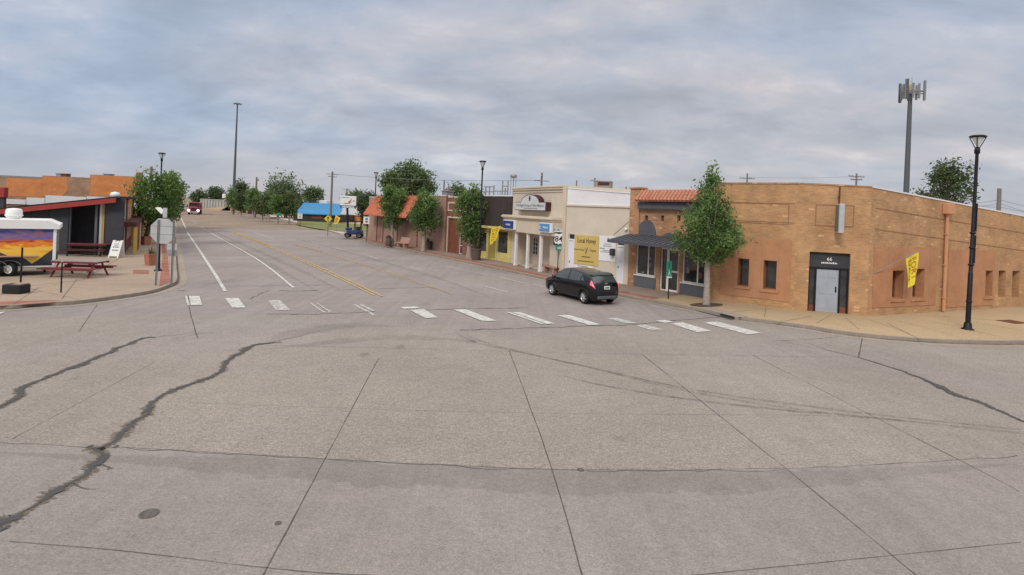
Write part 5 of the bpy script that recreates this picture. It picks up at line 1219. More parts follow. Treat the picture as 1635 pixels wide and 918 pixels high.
sh = [(a + .05 * w_, e + .35 * h_), (a + .16 * w_, e + .12 * h_), (mx_ - .12 * w_, e + .12 * h_), (mx_, e + .05 * h_), (mx_ + .12 * w_, e + .12 * h_), (c - .16 * w_, e + .12 * h_), (c - .05 * w_, e + .35 * h_), (c - .10 * w_, e + .62 * h_), (c - .05 * w_, e + .85 * h_), (c - .2 * w_, e + .95 * h_), (mx_, e + .88 * h_), (a + .2 * w_, e + .95 * h_), (a + .05 * w_, e + .85 * h_), (a + .10 * w_, e + .62 * h_)]
s_ = MB().prism(fr, sh, .039, .043).build('shield', 'sign_white', o); lettering(s_, fr, '84', mx_, e + .48 * h_, .52, .047, 'ink')
o, a, c, e, g = pl[2]; lettering(o, fr, '60', (a + c) / 2, (e + g) / 2, .24, .043, 'sign_white')
t, fr, pl = post_sign('crossing_plaque', 'tall green plaque with white symbols on a short post before the tile-roofed shop', 'sign', 1072, 477, 417, [('plate', 1069, 1077.5, 417, 430, 'sign_green'), ('plate', 1069, 1077.5, 430.6, 441, 'sign_green'), ('plate', 1070, 1077.5, 441.5, 443.5, 'sign_white')])
for (o, a, c, e, g), k in zip(pl[:2], (0, 1)):
    b = MB(); m_ = (a + c) / 2; zc = (e + g) / 2; b.tube([fr.w(m_ - .05, .042, zc - .12), fr.w(m_, .042, zc + .03), fr.w(m_ + .05, .042, zc - .12)], .014, 4); b.tube([fr.w(m_, .042, zc), fr.w(m_, .042, zc + .08)], .02, 4); b.lathe(fr.w(m_, .042, zc + .12), [(.001, -.03), (.025, 0), (.001, .03)], 6); b.build('symbol', 'sign_white' if k else 'ink', o)
t, fr, pl = post_sign('parking_sign', 'white sign with blue and red marks on a dark post by the tan wall corner', 'sign', 590, 386.5, 346, [('plate', 585.5, 595, 346, 357.5, 'sign_white')])
o, a, c, e, g = pl[0]; b = MB(); b.box(fr, a + .18, c - .14, .039, .042, e + .42, g - .12); b.build('mark', 'sign_lightblue', o); b = MB(); b.box(fr, a + .2, c - .16, .039, .042, e + .14, e + .34); b.build('mark', 'sign_red', o)
t, fr, pl = post_sign('speed_sign', 'white speed sign on a dark post before the blue-roofed building', 'sign', 484, 363.5, 341, [('plate', 480.5, 488, 341, 349, 'sign_white')])
o, a, c, e, g = pl[0]; lettering(o, fr, '35', (a + c) / 2, (e + g) / 2 - .1, .5, .042, 'ink'); scribble(o, fr, a + .1, c - .1, g - .14, .1, .039, 'ink', rl)
t, fr, pl = post_sign('pedestrian_sign', 'yellow diamond pedestrian crossing sign on a dark post', 'sign', 528.3, 376.5, 357, [])
cu, cz = fr.uz(529, 349.3); rr = fr.u(535.3, 349.3) - cu; o = MB().prism(fr, [(cu - rr, cz), (cu, cz - rr * 1.02), (cu + rr, cz), (cu, cz + rr * 1.02)], .032, .038).build('plate', 'sign_yellow', t)
b = MB(); b.tube([fr.w(cu - .12, .042, cz - .38), fr.w(cu, .042, cz), fr.w(cu + .14, .042, cz - .38)], .04, 4); b.tube([fr.w(cu, .042, cz - .02), fr.w(cu, .042, cz + .24)], .07, 5); b.tube([fr.w(cu - .17, .042, cz + .02), fr.w(cu, .042, cz + .2), fr.w(cu + .17, .042, cz + .04)], .03, 4); b.lathe(fr.w(cu, .042, cz + .36), [(.001, -.07), (.06, 0), (.001, .07)], 8); b.build('walking_figure', 'ink', o)
# yellow tilted board farther into the lot
p = G(542, 370, PAVE); fr = facing(p, R(4)); t = thing('tilted_yellow_board', 'yellow and orange board hanging askew on a post in the grass lot', 'sign', tuple(p), fr.rz)
o = MB().prism(fr, [fr.uz(538.3, 357.5), fr.uz(541.5, 343.5), fr.uz(549, 348.3), fr.uz(544, 357.8)], .06, .11).build('board', 'sign_yellow', t); MB().prism(fr, [fr.uz(540, 356), fr.uz(542.3, 346.5), fr.uz(546, 349), fr.uz(543, 356)], .111, .115).build('board_centre', 'orange_wall', o); MB().tube([p, fr.w(fr.u(543, 350), 0, fr.z(543, 347))], .05, 6).build('post', 'galvanised', t)
t, fr, pl = post_sign('street_name_sign', 'small green street name sign by the far row of trees', 'sign', 449, 357.5, 338, [('plate', 447, 454, 340, 345, 'sign_green')])
# restaurant pylon sign
p = G(561, 378.5, PAVE); fr = facing(p, R(8)); t = thing('pylon_sign', 'white board with painted food and blue strip on one tall dark post', 'sign', tuple(p), fr.rz)
MB().tube([p, fr.w(fr.u(559.5, 335), 0, fr.z(559.5, 331))], .13, 10).build('post', 'black_metal', t)
a, c = fr.u(549, 320), fr.u(574, 320); e, g = fr.z(561, 332), fr.z(561, 313); zs = fr.z(561, 328.6)
o = MB().cbox(fr, a, c, -.15, .15, zs + .02, g, .03).build('board', 'sign_white', t)
kx = (c - a) / 3.15; kz = (g - zs) / 1.75
def food(pl): return [(a + u * kx, zs + z * kz) for u, z in pl]
b = MB(); b.prism(fr, food([(.5, .45), (1.0, .3), (1.9, .35), (2.4, .75), (1.7, .55), (.9, .5)]), .152, .158); b.build('painted_food', 'olive_wall', o)
b = MB(); b.prism(fr, food([(1.5, .7), (1.8, .55), (2.2, .9), (2.3, 1.4), (2.05, 1.1), (1.8, .9)]), .152, .159); b.build('painted_food', 'roof_salmon', o)
b = MB(); b.prism(fr, food([(2.45, .7), (2.75, .8), (2.85, 1.1), (2.6, 1.0)]), .152, .158); b.build('painted_food', 'roof_salmon', o)
scribble(o, fr, a + .2 * kx, a + 1.8 * kx, g - .2, .12, .152, 'ink_grey', rl)
o = MB().cbox(fr, a, c, -.15, .15, e, zs, .02).build('name_strip', 'tractor_blue', t); scribble(o, fr, a + .2, c - .2, (e + zs) / 2, .2, .152, 'sign_white', rl)

def bench(label, p, rz):
    t = thing('bench', label, 'bench', tuple(p), rz, 'concrete benches on the shop-side pavement')
    MB().cbox(LOC, -.9, .9, -.26, .24, .40, .49, .02).build('seat', 'bench_pink', t, local=True)
    b = MB(); b.add([(x, y, z) for x in (-.9, .9) for y, z in ((.17, .50), (.26, .50), (.42, .98), (.34, 1.0))], ((0, 1, 2, 3), (7, 6, 5, 4), (0, 4, 5, 1), (1, 5, 6, 2), (2, 6, 7, 3), (3, 7, 4, 0))); b.build('backrest', 'bench_pink', t, local=True)
    for s_ in (-1, 1): MB().cbox(LOC, s_ * .62 - .09, s_ * .62 + .09, -.22, .26, 0, .398, .02).build('leg', 'bench_pink', t, local=True)
    return t
p = S(885, 436.5); bn = bench('pinkish concrete bench before the porch of the cream office', p, fo.rz)
p = S(648, 395.5); c = copy_tree(bn); c.location = p; c.rotation_euler = (0, 0, ft.rz); c['label'] = 'pinkish concrete bench along the tan plaster wall between two trees'
p = S(625, 393); t = thing('litter_bin', 'dark round litter bin with domed lid by the tan plaster wall', 'bin', tuple(p)); MB().lathe((0, 0, 0), [(.26, 0), (.29, .05), (.29, .78), (.26, .80)], 16).build('barrel', 'barrel_brown', t, local=True); MB().lathe((0, 0, .80), [(.29, 0), (.29, .08), (.2, .24), (.001, .30)], 16).build('lid', 'maroon_dark', t, local=True)

# small blue yard tractor with roll cage in the lot
p = G(571, 380, PAVE); t = thing('yard_tractor', 'dark blue yard tractor with open roll cage parked by the pylon sign', 'tractor', tuple(p), R(6)); q = .92
MB().cbox(LOC, -.9, .95, -.45, .45, .42, .92, .08).build('body', 'tractor_blue', t, local=True); MB().cbox(LOC, -1.05, -.35, -.38, .38, .93, 1.22, .08).build('hood', 'tractor_blue', t, local=True)
b = MB()
for x in (.0, .72):
    for y in (-.4, .4): b.tube([(x, y, .9), (x + .03, y, 1.95)], .05, 6)
b.cbox(LOC, -.12, .9, -.5, .5, 1.95, 2.03, .02); b.build('roll_cage', 'black_metal', t, local=True)
MB().cbox(LOC, .2, .62, -.3, .3, .921, 1.35, .05).build('seat', 'black_paint', t, local=True)
for x, y, r in ((-.75, -.5, .30), (-.75, .5, .30), (.62, -.52, .36), (.62, .52, .36)):
    w_ = MB().lathe((x, y, r), [(r * .6, -.12), (r * .95, -.13), (r, -.08), (r, .08), (r * .95, .13), (r * .6, .12)], 16, 'Y').build('wheel', 'tyre', t, local=True); MB().lathe((x, y, r), [(r * .6, -.11), (.001, -.09), (r * .1, .09), (r * .6, .11)], 12, 'Y').build('rim', 'slate_panel', w_, local=True)
MB().cbox(LOC, -1.55, -1.06, -.55, .55, .2, .6, .05).build('bucket', 'sign_back', t, local=True)
# pavement cover plate far right
p = S(1622, 514); b = MB(); b.cbox(Frame((p.x, p.y), (p.x + 1, p.y + .3)), -.5, .5, -.4, .4, PAVE, PAVE + .012, .004); tag(b.build('cover_plate', 'rust'), 'flat rusty utility cover in the corner pavement by the wall', 'cover')
# bare earth round the nearest street tree
b = MB(); b.sheet([S(1133 + 27 * math.cos(a), 487 + 3.2 * math.sin(a)) + Vector((0, 0, .012)) for a in [2 * math.pi * k / 16 for k in range(16)]]); struct(b.build('tree_pit_soil', 'mulch', fix=False))

# ---------------------------------------------------------------- the black hatchback
def hatchback():
    ST = [(-2.00, .42, .50, .62, .44, .68), (-1.965, .30, .67, .78, .60, .86), (-1.89, .24, .77, .92, .66, 1.01), (-1.77, .22, .815, .99, .63, 1.20), (-1.62, .21, .838, 1.03, .60, 1.39), (-1.42, .2, .845, 1.03, .585, 1.435),
          (-.9, .2, .85, 1.0, .59, 1.485), (-.2, .2, .85, .97, .60, 1.525), (.4, .2, .85, .955, .59, 1.505), (.85, .2, .85, .945, .58, 1.385), (1.22, .2, .845, .935, .60, 1.18), (1.50, .2, .84, .91, .70, .985),
          (1.80, .2, .82, .83, .68, .885), (2.02, .22, .745, .71, .60, .765), (2.11, .28, .62, .60, .48, .63), (2.15, .36, .50, .50, .40, .52)]
    def par(x):
        x = max(ST[0][0], min(ST[-1][0], x))
        for i in range(len(ST) - 1):
            if x <= ST[i + 1][0]: break
        a, c = ST[i], ST[i + 1]; p, q = ST[max(i - 1, 0)], ST[min(i + 2, len(ST) - 1)]; f = (x - a[0]) / (c[0] - a[0])
        out = []
        for k in range(1, 6):
            m0 = (c[k] - p[k]) / (c[0] - p[0]) * (c[0] - a[0]) if i > 0 else (c[k] - a[k]); m1 = (q[k] - a[k]) / (q[0] - a[0]) * (c[0] - a[0]) if i < len(ST) - 2 else (c[k] - a[k])
            out.append((2 * f ** 3 - 3 * f * f + 1) * a[k] + (f ** 3 - 2 * f * f + f) * m0 + (3 * f * f - 2 * f ** 3) * c[k] + (f ** 3 - f * f) * m1)
        return out
    def rows(x):
        zb, w, zm, wr, zt = par(x); zh = min(.62, zm - .05)
        return [(0, zb), (.82 * w, zb), (.965 * w, zb + .10), (w, (zb + zh) / 2 + .10), (.995 * w, zh + .08 if zh + .08 < zm - .03 else zm - .03), (.955 * w, zm), ((.955 * w + wr) / 2 + .018, (zm + zt - .05) / 2), (wr, zt - .055), (wr * .86, zt - .02), (wr * .5, zt - .004), (0, zt)]
    NR = 11
    def P(x, r, side=1, off=0.0):
        rr = rows(x); i = min(int(r), NR - 2); f = r - i
        y = rr[i][0] + (rr[i + 1][0] - rr[i][0]) * f; z = rr[i][1] + (rr[i + 1][1] - rr[i][1]) * f; p = Vector((x, y, z))
        if off:
            e = .02; r2 = min(r + .1, NR - 1.001)
            d1 = P(x + e, r) - P(x - e, r); d2 = P(x, r2) - P(x, r2 - .2); n = d1.cross(d2)
            if n.length > 1e-9:
                n.normalize()
                if n.dot(Vector((0 if abs(x) < 1.4 else (1 if x > 0 else -1) * .3, y + .01, z - .7))) < 0: n = -n
                p += n * off
        return Vector((p.x, p.y * side, p.z))
    xs = []
    for a, c in zip(ST, ST[1:]):
        k = max(1, int((c[0] - a[0]) / .09)); xs += [a[0] + (c[0] - a[0]) * i / k for i in range(k)]
    xs.append(ST[-1][0])
    # place: rear left tyre touches the road where the photograph shows it
    head = R(30); rzv = R(90) + head; rear = G(938.5, 485)
    loc = rear - Matrix.Rotation(rzv, 3, 'Z') @ Vector((-1.30, .74, 0))
    t = thing('hatchback_car', 'black five-door hatchback braking on the street beyond the crosswalk', 'car', (loc.x, loc.y, 0), rzv)
    b = MB(); n = 2 * (NR - 1); V = []
    for x in xs:
        rr = rows(x); V += [Vector((x, y, z)) for y, z in rr] + [Vector((x, -y, z)) for y, z in rr[-2:0:-1]]
    F = []
    for i in range(len(xs) - 1):
        for k in range(n): F.append((i * n + k, i * n + (k + 1) % n, (i + 1) * n + (k + 1) % n, (i + 1) * n + k))
    F.append(tuple(range(n))); F.append(tuple(range(len(xs) * n - 1, (len(xs) - 1) * n - 1, -1)))
    b.add(V, F, True); body = b.build('body', 'car_black', t, local=True)
    cut = MB()
    for x in (-1.30, 1.30):
        for s_ in (-1, 1): cut.lathe((x, s_ * .78, .315), [(.001, -.22), (.355, -.22), (.355, .22), (.001, .22)], 28, 'Y', smooth=False)
    co = cut.build('arch_cutter', 'car_trim', None, local=True); bm = bmesh.new(); bm.from_mesh(co.data); bmesh.ops.remove_doubles(bm, verts=bm.verts, dist=.002); bmesh.ops.recalc_face_normals(bm, faces=bm.faces); bm.to_mesh(co.data); bm.free()
    md = body.modifiers.new('arches', 'BOOLEAN'); md.object = co; md.operation = 'DIFFERENCE'; md.solver = 'EXACT'
    par0 = body.parent; body.parent = None; body.matrix_world = Matrix.Identity(4); bpy.context.view_layer.update()
    me = bpy.data.meshes.new_from_object(body.evaluated_get(bpy.context.evaluated_depsgraph_get()))
    body.modifiers.clear(); body.data = me; body.parent = par0; bpy.data.objects.remove(co)
    def patch(name, x0, x1, r0, r1, m, off=.006, nx=10, nr=6, sides=(1, -1), parent=None, shape=None):
        b = MB()
        for sd in sides:
            Q = []
            for i in range(nx + 1):
                for k in range(nr + 1):
                    fx, fr_ = i / nx, k / nr; x = x0 + (x1 - x0) * fx; r = r0 + (r1 - r0) * fr_
                    if shape: x, r = shape(fx, fr_, x, r)
                    Q.append(P(x, min(r, NR - 1.001), sd, off))
            b.add(Q, [(i * (nr + 1) + k, i * (nr + 1) + k + 1, (i + 1) * (nr + 1) + k + 1, (i + 1) * (nr + 1) + k) for i in range(nx) for k in range(nr)], True)
        return b.build(name, m, parent or t, local=True, fix=False)
    for sd in (1, -1):
        patch('door_window', .02, 1.16, 5.12, 6.85, 'car_glass', sides=(sd,), shape=lambda fx, fr_, x, r: (x - .34 * fr_ * fx, r)); patch('door_window', -.95, -.05, 5.12, 6.85, 'car_glass', sides=(sd,), shape=lambda fx, fr_, x, r: (x, r - (1 - fx) ** 2 * .35 * fr_)); patch('quarter_window', -1.28, -1.0, 5.25, 6.3, 'car_glass', sides=(sd,), shape=lambda fx, fr_, x, r: (x, 5.25 + (r - 5.25) * fx))
    patch('rear_window', -1.87, -1.63, 6.6, 9.999, 'car_glass', nx=8, nr=10); patch('windscreen', .66, 1.44, 7.3, 9.999, 'car_glass', nr=10)
    patch('roof_spoiler', -1.67, -1.36, 6.9, 9.999, 'car_black', .045, 4, 8)
    for sd in (1, -1):
        tl = patch('tail_light', -1.92, -1.72, 4.75, 6.1, 'brake_lit', .022, sides=(sd,), shape=lambda fx, fr_, x, r: (x + .10 * fr_ * (1 - fx) - .04 * (1 - fr_) * (1 - fx), r)); patch('reflector', -1.925, -1.86, 5.0, 5.5, 'sign_white', .03, 3, 3, sides=(sd,), parent=tl, shape=lambda fx, fr_, x, r: (x + .04 * fr_, r))
        patch('headlight', 1.78, 2.06, 4.6, 6.5, 'chrome', .012, sides=(sd,))
    b = MB()
    for sd in (1, -1):
        for x in (.58, -.44): b.tube([P(x - .1, 4.2, sd, .025), P(x + .1, 4.2, sd, .025)], .016, 6)
    b.build('door_handle', 'car_black', t, local=True)
    b = MB()
    for sd in (1, -1):
        for x in (-.01, 1.12, -1.02):
            q = [P(x + (.0 if x != -1.02 else -.22 * (1 - min(1, k / 5)) * 0), 2.2 + 2.8 * k / 8, sd, .003) for k in range(9)]
            for a_, c_ in zip(q, q[1:]): b.quad(a_ + Vector((-.006, 0, 0)), a_ + Vector((.006, 0, 0)), c_ + Vector((.006, 0, 0)), c_ + Vector((-.006, 0, 0)))
    b.build('door_seam', 'car_trim', t, local=True)
    for sd in (1, -1): b = MB(); b.lathe((1.02, sd * .95, 1.0), [(.001, -.10), (.075, -.07), (.085, .0), (.07, .07), (.001, .09)], 10, 'X'); b.tube([(1.04, sd * .80, .97), (1.02, sd * .95, .99)], .025, 5); b.build('wing_mirror', 'car_black', t, local=True)
    b = MB(); b.cbox(LOC, -2.03, -1.90, -.55, .55, .30, .44, .02); b.build('rear_bumper_lip', 'slate_panel', t, local=True)
    b = MB(); b.cbox(LOC, -1.995, -1.965, -.16, .16, .74, .89, .005); pl_ = b.build('number_plate', 'sign_white', t, local=True); MB().box(LOC, -1.999, -1.996, -.12, .12, .78, .85).build('characters', 'sign_green', pl_, local=True)
    b = MB(); b.lathe((-1.90, 0, 1.00), [(.055, -.02), (.055, .0), (.04, .0), (.04, -.02)], 14, 'X'); b.box(LOC, -1.935, -1.92, -.075, .075, .985, 1.015); b.build('badge', 'chrome', t, local=True)
    b = MB(); b.tube([(-1.885, .02, 1.03), (-1.83, .25, 1.12)], .012, 5); b.build('rear_wiper', 'car_trim', t, local=True)
    b = MB(); b.tube([(-1.3, 0, 1.49), (-1.42, 0, 1.56)], .012, 5); b.build('aerial', 'car_trim', t, local=True)
    for x in (-1.30, 1.30):
        for sd in (1, -1):
            r = .315; c = (x, sd * .745, r)
            w_ = MB().lathe(c, [(.20, -.09), (r - .03, -.095), (r, -.06), (r, .06), (r - .03, .095), (.20, .09)], 26, 'Y').build('wheel', 'tyre', t, local=True)
            b = MB(); b.lathe(c, [(.205, sd * .085), (.19, sd * .06), (.18, sd * .05)], 24, 'Y'); b.lathe(c, [(.05, sd * .06), (.05, sd * .085), (.001, sd * .09)], 12, 'Y')
            for k in range(7):
                a = 2 * math.pi * k / 7; b.tube([(x + .04 * math.cos(a), sd * .82, r + .04 * math.sin(a)), (x + .19 * math.cos(a), sd * .815, r + .19 * math.sin(a))], [.03, .022], 5)
            b.build('rim', 'rim_silver', w_, local=True); MB().lathe(c, [(.001, sd * .03), (.2, sd * .03)], 20, 'Y').build('brake_disc', 'car_trim', w_, local=True)
hatchback()

# ---------------------------------------------------------------- lorry coming down the far street
p = G(314.5, 342.5); hd = R(-90 - 0) + math.atan2(-(-.53), .848); rz = math.atan2(-.848, .53)
fx_ = Vector((-p.x, -p.y)).normalized(); rz = math.atan2(fx_.y, fx_.x) - R(4)
t = thing('semi_truck', 'dark red lorry with lit headlamps driving toward the camera', 'truck', tuple(p), rz)
MB().cbox(LOC, -2.6, -.2, -1.15, 1.15, .95, 3.0, .12).build('cab', 'truck_red', t, local=True)
MB().cbox(LOC, -.2, 1.5, -.85, .85, .75, 1.9, .18).build('bonnet', 'truck_red', t, local=True)
for s_ in (-1, 1): MB().cbox(LOC, .3, 1.5, s_ * 1.0 - .28, s_ * 1.0 + .28, .65, 1.35, .1).build('wing', 'truck_red', t, local=True)
MB().cbox(LOC, -.195, -.13, -1.0, 1.0, 1.95, 2.72, .02).build('windscreen', 'car_glass', t, local=True); MB().cbox(LOC, -.2, .12, -1.1, 1.1, 2.76, 2.9, .02).build('sun_visor', 'truck_red', t, local=True)
MB().cbox(LOC, -9.5, -2.9, -1.2, 1.2, 1.1, 2.95, .05).build('load_body', 'truck_red', t, local=True)
MB().cbox(LOC, 1.501, 1.56, -.5, .5, .8, 1.7, .03).build('grille', 'maroon_dark', t, local=True); MB().cbox(LOC, 1.3, 1.72, -1.25, 1.25, .42, .72, .05).build('bumper', 'chrome', t, local=True)
for s_ in (-1, 1): MB().lathe((1.52, s_ * .98, 1.02), [(.24, -.1), (.26, .0), (.18, .07), (.001, .09)], 14, 'X').build('headlight', 'headlamp_lit', t, local=True); b = MB(); b.cbox(LOC, -.1, .05, s_ * 1.42 - .12, s_ * 1.42 + .12, 1.7, 2.35, .03); b.tube([(-.1, s_ * 1.1, 2.2), (0, s_ * 1.4, 2.2)], .03, 5); b.build('mirror', 'black_paint', t, local=True)
for x in (.9, -1.8, -7.5, -8.6):
    for s_ in (-1, 1): w_ = MB().lathe((x, s_ * 1.02, .5), [(.3, -.14), (.48, -.15), (.5, -.1), (.5, .1), (.48, .15), (.3, .14)], 16, 'Y').build('wheel', 'tyre', t, local=True); MB().lathe((x, s_ * 1.02, .5), [(.3, s_ * .13), (.1, s_ * .08), (.001, s_ * .09)], 12, 'Y').build('rim', 'chrome', w_, local=True)

# ---------------------------------------------------------------- trees
import numpy as np
def tree(label, base, rows, Y, n, leaf, lm, seed, trunk=.14, group=None, name='street_tree', limbs=6, bark='bark', gz=None, squash=1.0, lump=.38, open_=.14, shoots=20):
    """rows: (y, left, right) of the crown as surveyed, top first; the crown is filled with leaf clumps"""
    rr = np.random.default_rng(seed); rp = random.Random(seed)
    base = Vector(base)
    lv = []
    for y, xl, xr in rows:
        a, c = At(xl, y, Y), At(xr, y, Y); lv.append(((a.z + c.z) / 2, (a.x + c.x) / 2, abs(c.x - a.x) / 2))
    lv.sort(); zs = np.array([q[0] for q in lv]); cx = np.array([q[1] for q in lv]); hw = np.array([q[2] for q in lv])
    t = thing(name, label, 'tree', tuple(base), 0, group)
    z0, z1 = zs[0], zs[-1]
    per = 13; nc = max(20, int(n * .82) // per)
    z = rr.uniform(z0, z1, nc * 6); w = np.interp(z, zs, hw); keep = rr.random(nc * 6) < (w / hw.max()) ** 1.6 + .03; z = z[keep][:nc]; nc = len(z)
    w = np.interp(z, zs, hw); c = np.interp(z, zs, cx); th = rr.uniform(0, 2 * np.pi, nc)
    off = rr.uniform(0, 50)
    lum = np.array([noise.noise(Vector((math.cos(a) * 1.3 + off, math.sin(a) * 1.3, zz * .9))) for a, zz in zip(th, z)])
    rad = w * (.80 + lump * 1.15 * lum) * rr.random(nc) ** .42
    if open_: rad *= 1
    C = np.stack([c + rad * np.cos(th), base.y + rad * np.sin(th) * squash, z], 1)
    if open_:
        kp = np.array([noise.noise(Vector(p) * (2.2 / hw.max()) + Vector((off, 0, 0))) > -open_ for p in C]); C = C[kp]; nc = len(C)
    tone_c = rr.uniform(.0, .75, nc)
    # young shoots standing out of the crown
    ext = []; axis = np.array([np.interp((z0 + z1) / 2, zs, cx), base.y, z0 + (z1 - z0) * .35])
    edge = np.argsort(-(((C - axis) / np.array([hw.max(), hw.max(), (z1 - z0) * .62])) ** 2).sum(1))[:max(60, nc // 6)]
    for i in rr.choice(edge, min(shoots, len(edge)), replace=False):
        d = (C[i] - axis) / np.linalg.norm(C[i] - axis) * .75 + np.array([0, 0, .75]); L_ = hw.max() * rr.uniform(.16, .34)
        for q in np.linspace(0, 1, 5): ext.append(C[i] + d * L_ * q)
    if ext: C = np.concatenate([C, np.array(ext)]); nc = len(C); tone_c = np.concatenate([tone_c, rr.uniform(.2, .8, len(ext))])
    sp = leaf * 2.1
    Pn = (C[:, None, :] + rr.normal(0, 1, (nc, per, 3)) * np.array([sp, sp, sp * .8])).reshape(-1, 3); N_ = len(Pn)
    A = rr.normal(0, 1, (N_, 3)); A /= np.linalg.norm(A, axis=1)[:, None]; Bq = rr.normal(0, 1, (N_, 3)); Bq -= A * (A * Bq).sum(1)[:, None]; Bq /= np.linalg.norm(Bq, axis=1)[:, None]
    sz = leaf * rr.uniform(.4, 1.5, N_)[:, None]
    V = np.stack([Pn - A * sz, Pn - Bq * sz * .45, Pn + A * sz, Pn + Bq * sz * .45], 1).reshape(-1, 3) - np.array(base)
    me = bpy.data.meshes.new('crown'); me.from_pydata(V.tolist(), [], np.arange(N_ * 4).reshape(-1, 4).tolist())
    at = me.attributes.new('tone', 'FLOAT', 'FACE'); at.data.foreach_set('value', np.clip(np.repeat(tone_c, per) + rr.uniform(-.1, .3, N_), 0, 1))
    me.materials.append(M[lm]); o = bpy.data.objects.new('crown', me); scene.collection.objects.link(o); o.parent = t
    b = MB(); top = Vector((np.interp(z0 + (z1 - z0) * .7, zs, cx), base.y, z0 + (z1 - z0) * .7)); pts = []
    for k in range(7):
        f = k / 6; p = base.lerp(top, f); p += Vector((noise.noise(Vector((seed, f * 2, 0))), noise.noise(Vector((seed, f * 2, 5))), 0)) * .18 * f * (1 if k < 6 else .3); pts.append(p)
    b.tube(pts, [trunk * 1.35, trunk, trunk * .9, trunk * .75, trunk * .55, trunk * .4, trunk * .2], 9)
    for k in range(limbs):
        i = 2 + k % 4; s0 = pts[i].lerp(pts[i + 1], rp.random()); e = Vector(C[rp.randrange(nc)]); m_ = s0.lerp(e, .5) + Vector((0, 0, -.08)); b.tube([s0, m_, e], [trunk * .42, trunk * .28, trunk * .1], 6)
    b.build('trunk', bark, t)
    return t
def T(px, py): p = S(px, py); return p
g1 = 'street trees along the shop-side pavement'
p = T(1133, 486.5); tree('bushy green street tree before the corner building and metal awning', p,
    [(279, 1140, 1146), (288, 1128, 1156), (302, 1112, 1158), (318, 1108, 1166), (335, 1099, 1172), (350, 1090, 1183), (365, 1090, 1190), (380, 1093, 1197), (392, 1095, 1196), (404, 1100, 1184), (413, 1112, 1168), (420, 1122, 1154)], p.y, 15000, .078, 'leaf_street', 7, .135, g1, limbs=9, bark='bark_pale', lump=.55, shoots=26, open_=.16)
p = T(754, 411.5); tree('rounded street tree beside the dark barrel tub before the red brick shop', p,
    [(304, 757, 764), (312, 742, 773), (325, 731, 782), (340, 727, 785), (355, 727, 786), (368, 733, 782), (378, 740, 773), (386, 748, 764)], p.y, 8000, .11, 'leaf_street', 12, .20, g1, bark='bark_pale', squash=.55)
p = T(681, 401); tree('egg-shaped street tree before the middle of the tan plaster wall', p,
    [(310, 681, 690), (318, 671, 700), (332, 664, 706), (346, 661, 708), (358, 664, 706), (368, 672, 698), (375, 678, 690)], p.y, 7000, .12, 'leaf_street', 13, .17, g1, bark='bark_pale')
p = T(631, 392.5); tree('street tree covering the red mansard of the tan building beside a litter bin', p,
    [(302, 628, 640), (312, 615, 650), (326, 608, 655), (340, 609, 656), (352, 614, 652), (360, 622, 644), (366, 628, 638)], p.y, 7000, .12, 'leaf_street', 14, .17, g1, bark='bark_pale')
p = T(588, 379); p.y += 1.5; tree('dark narrow street tree beside the pylon sign at the far end of the tan wall', p,
    [(309, 584, 590), (316, 577, 600), (328, 574, 606), (340, 577, 606), (352, 582, 602), (360, 586, 598)], p.y, 5000, .13, 'leaf_dark', 15, .15, g1)
g2 = 'street trees along the shed-side pavement'
p = T(236, 388); tree('large dense street tree on the shed-side pavement behind the stop sign', p,
    [(277, 255, 262), (284, 242, 272), (295, 228, 286), (308, 220, 291), (322, 216, 290), (338, 217, 286), (352, 222, 276), (362, 228, 262), (370, 232, 250)], p.y, 12000, .12, 'leaf_left', 21, .17, g2, limbs=8)
p = T(268, 369); tree('darker street tree behind the large one on the shed-side pavement', p,
    [(279, 274, 280), (288, 264, 288), (305, 260, 293), (325, 260, 293), (342, 263, 290), (352, 268, 284)], p.y, 6000, .15, 'leaf_dark', 22, .17, g2)
# the far row on the right
g3 = 'small street trees along the far shop-side pavement'
for k, (bx, by, rows, lm, lb) in enumerate((
    (376, 342, [(305, 371, 379), (312, 366, 385), (322, 365, 387), (331, 369, 383)], 'leaf_street', 'leftmost small round tree of the far shop-side pavement'),
    (390, 344.5, [(309, 387, 394), (316, 383, 398), (327, 382, 399), (336, 386, 396)], 'leaf_dark', 'small dark tree between the two bright round ones on the far shop-side pavement'),
    (409, 348, [(303, 405, 412), (311, 399, 419), (322, 398, 421), (334, 402, 418)], 'leaf_street', 'third small tree along the far pavement, before the dark wall'),
    (424, 352, [(318, 418, 430), (326, 414, 434), (336, 415, 434), (343, 420, 430)], 'leaf_dark', 'low dark leafy tree left of the pale trunks on the far pavement'),
    (434, 353.5, [(310, 430, 440), (320, 424, 446), (332, 424, 446), (341, 430, 440)], 'leaf_olive', 'pale green tree with light trunk on the far pavement'),
    (448, 357, [(316, 443, 452), (324, 439, 458), (334, 440, 459), (342, 444, 454)], 'leaf_street', 'round tree over the green street name sign'),
    (467, 357.5, [(312, 460, 472), (322, 455, 479), (334, 456, 479), (343, 462, 474)], 'leaf_olive', 'leaning pale-trunked tree left of the blue-roofed building'))):
    p = T(bx, by); tree(lb, p, rows, p.y, 2600, .2, lm, 40 + k, .16, g3, bark='bark_pale', limbs=4)
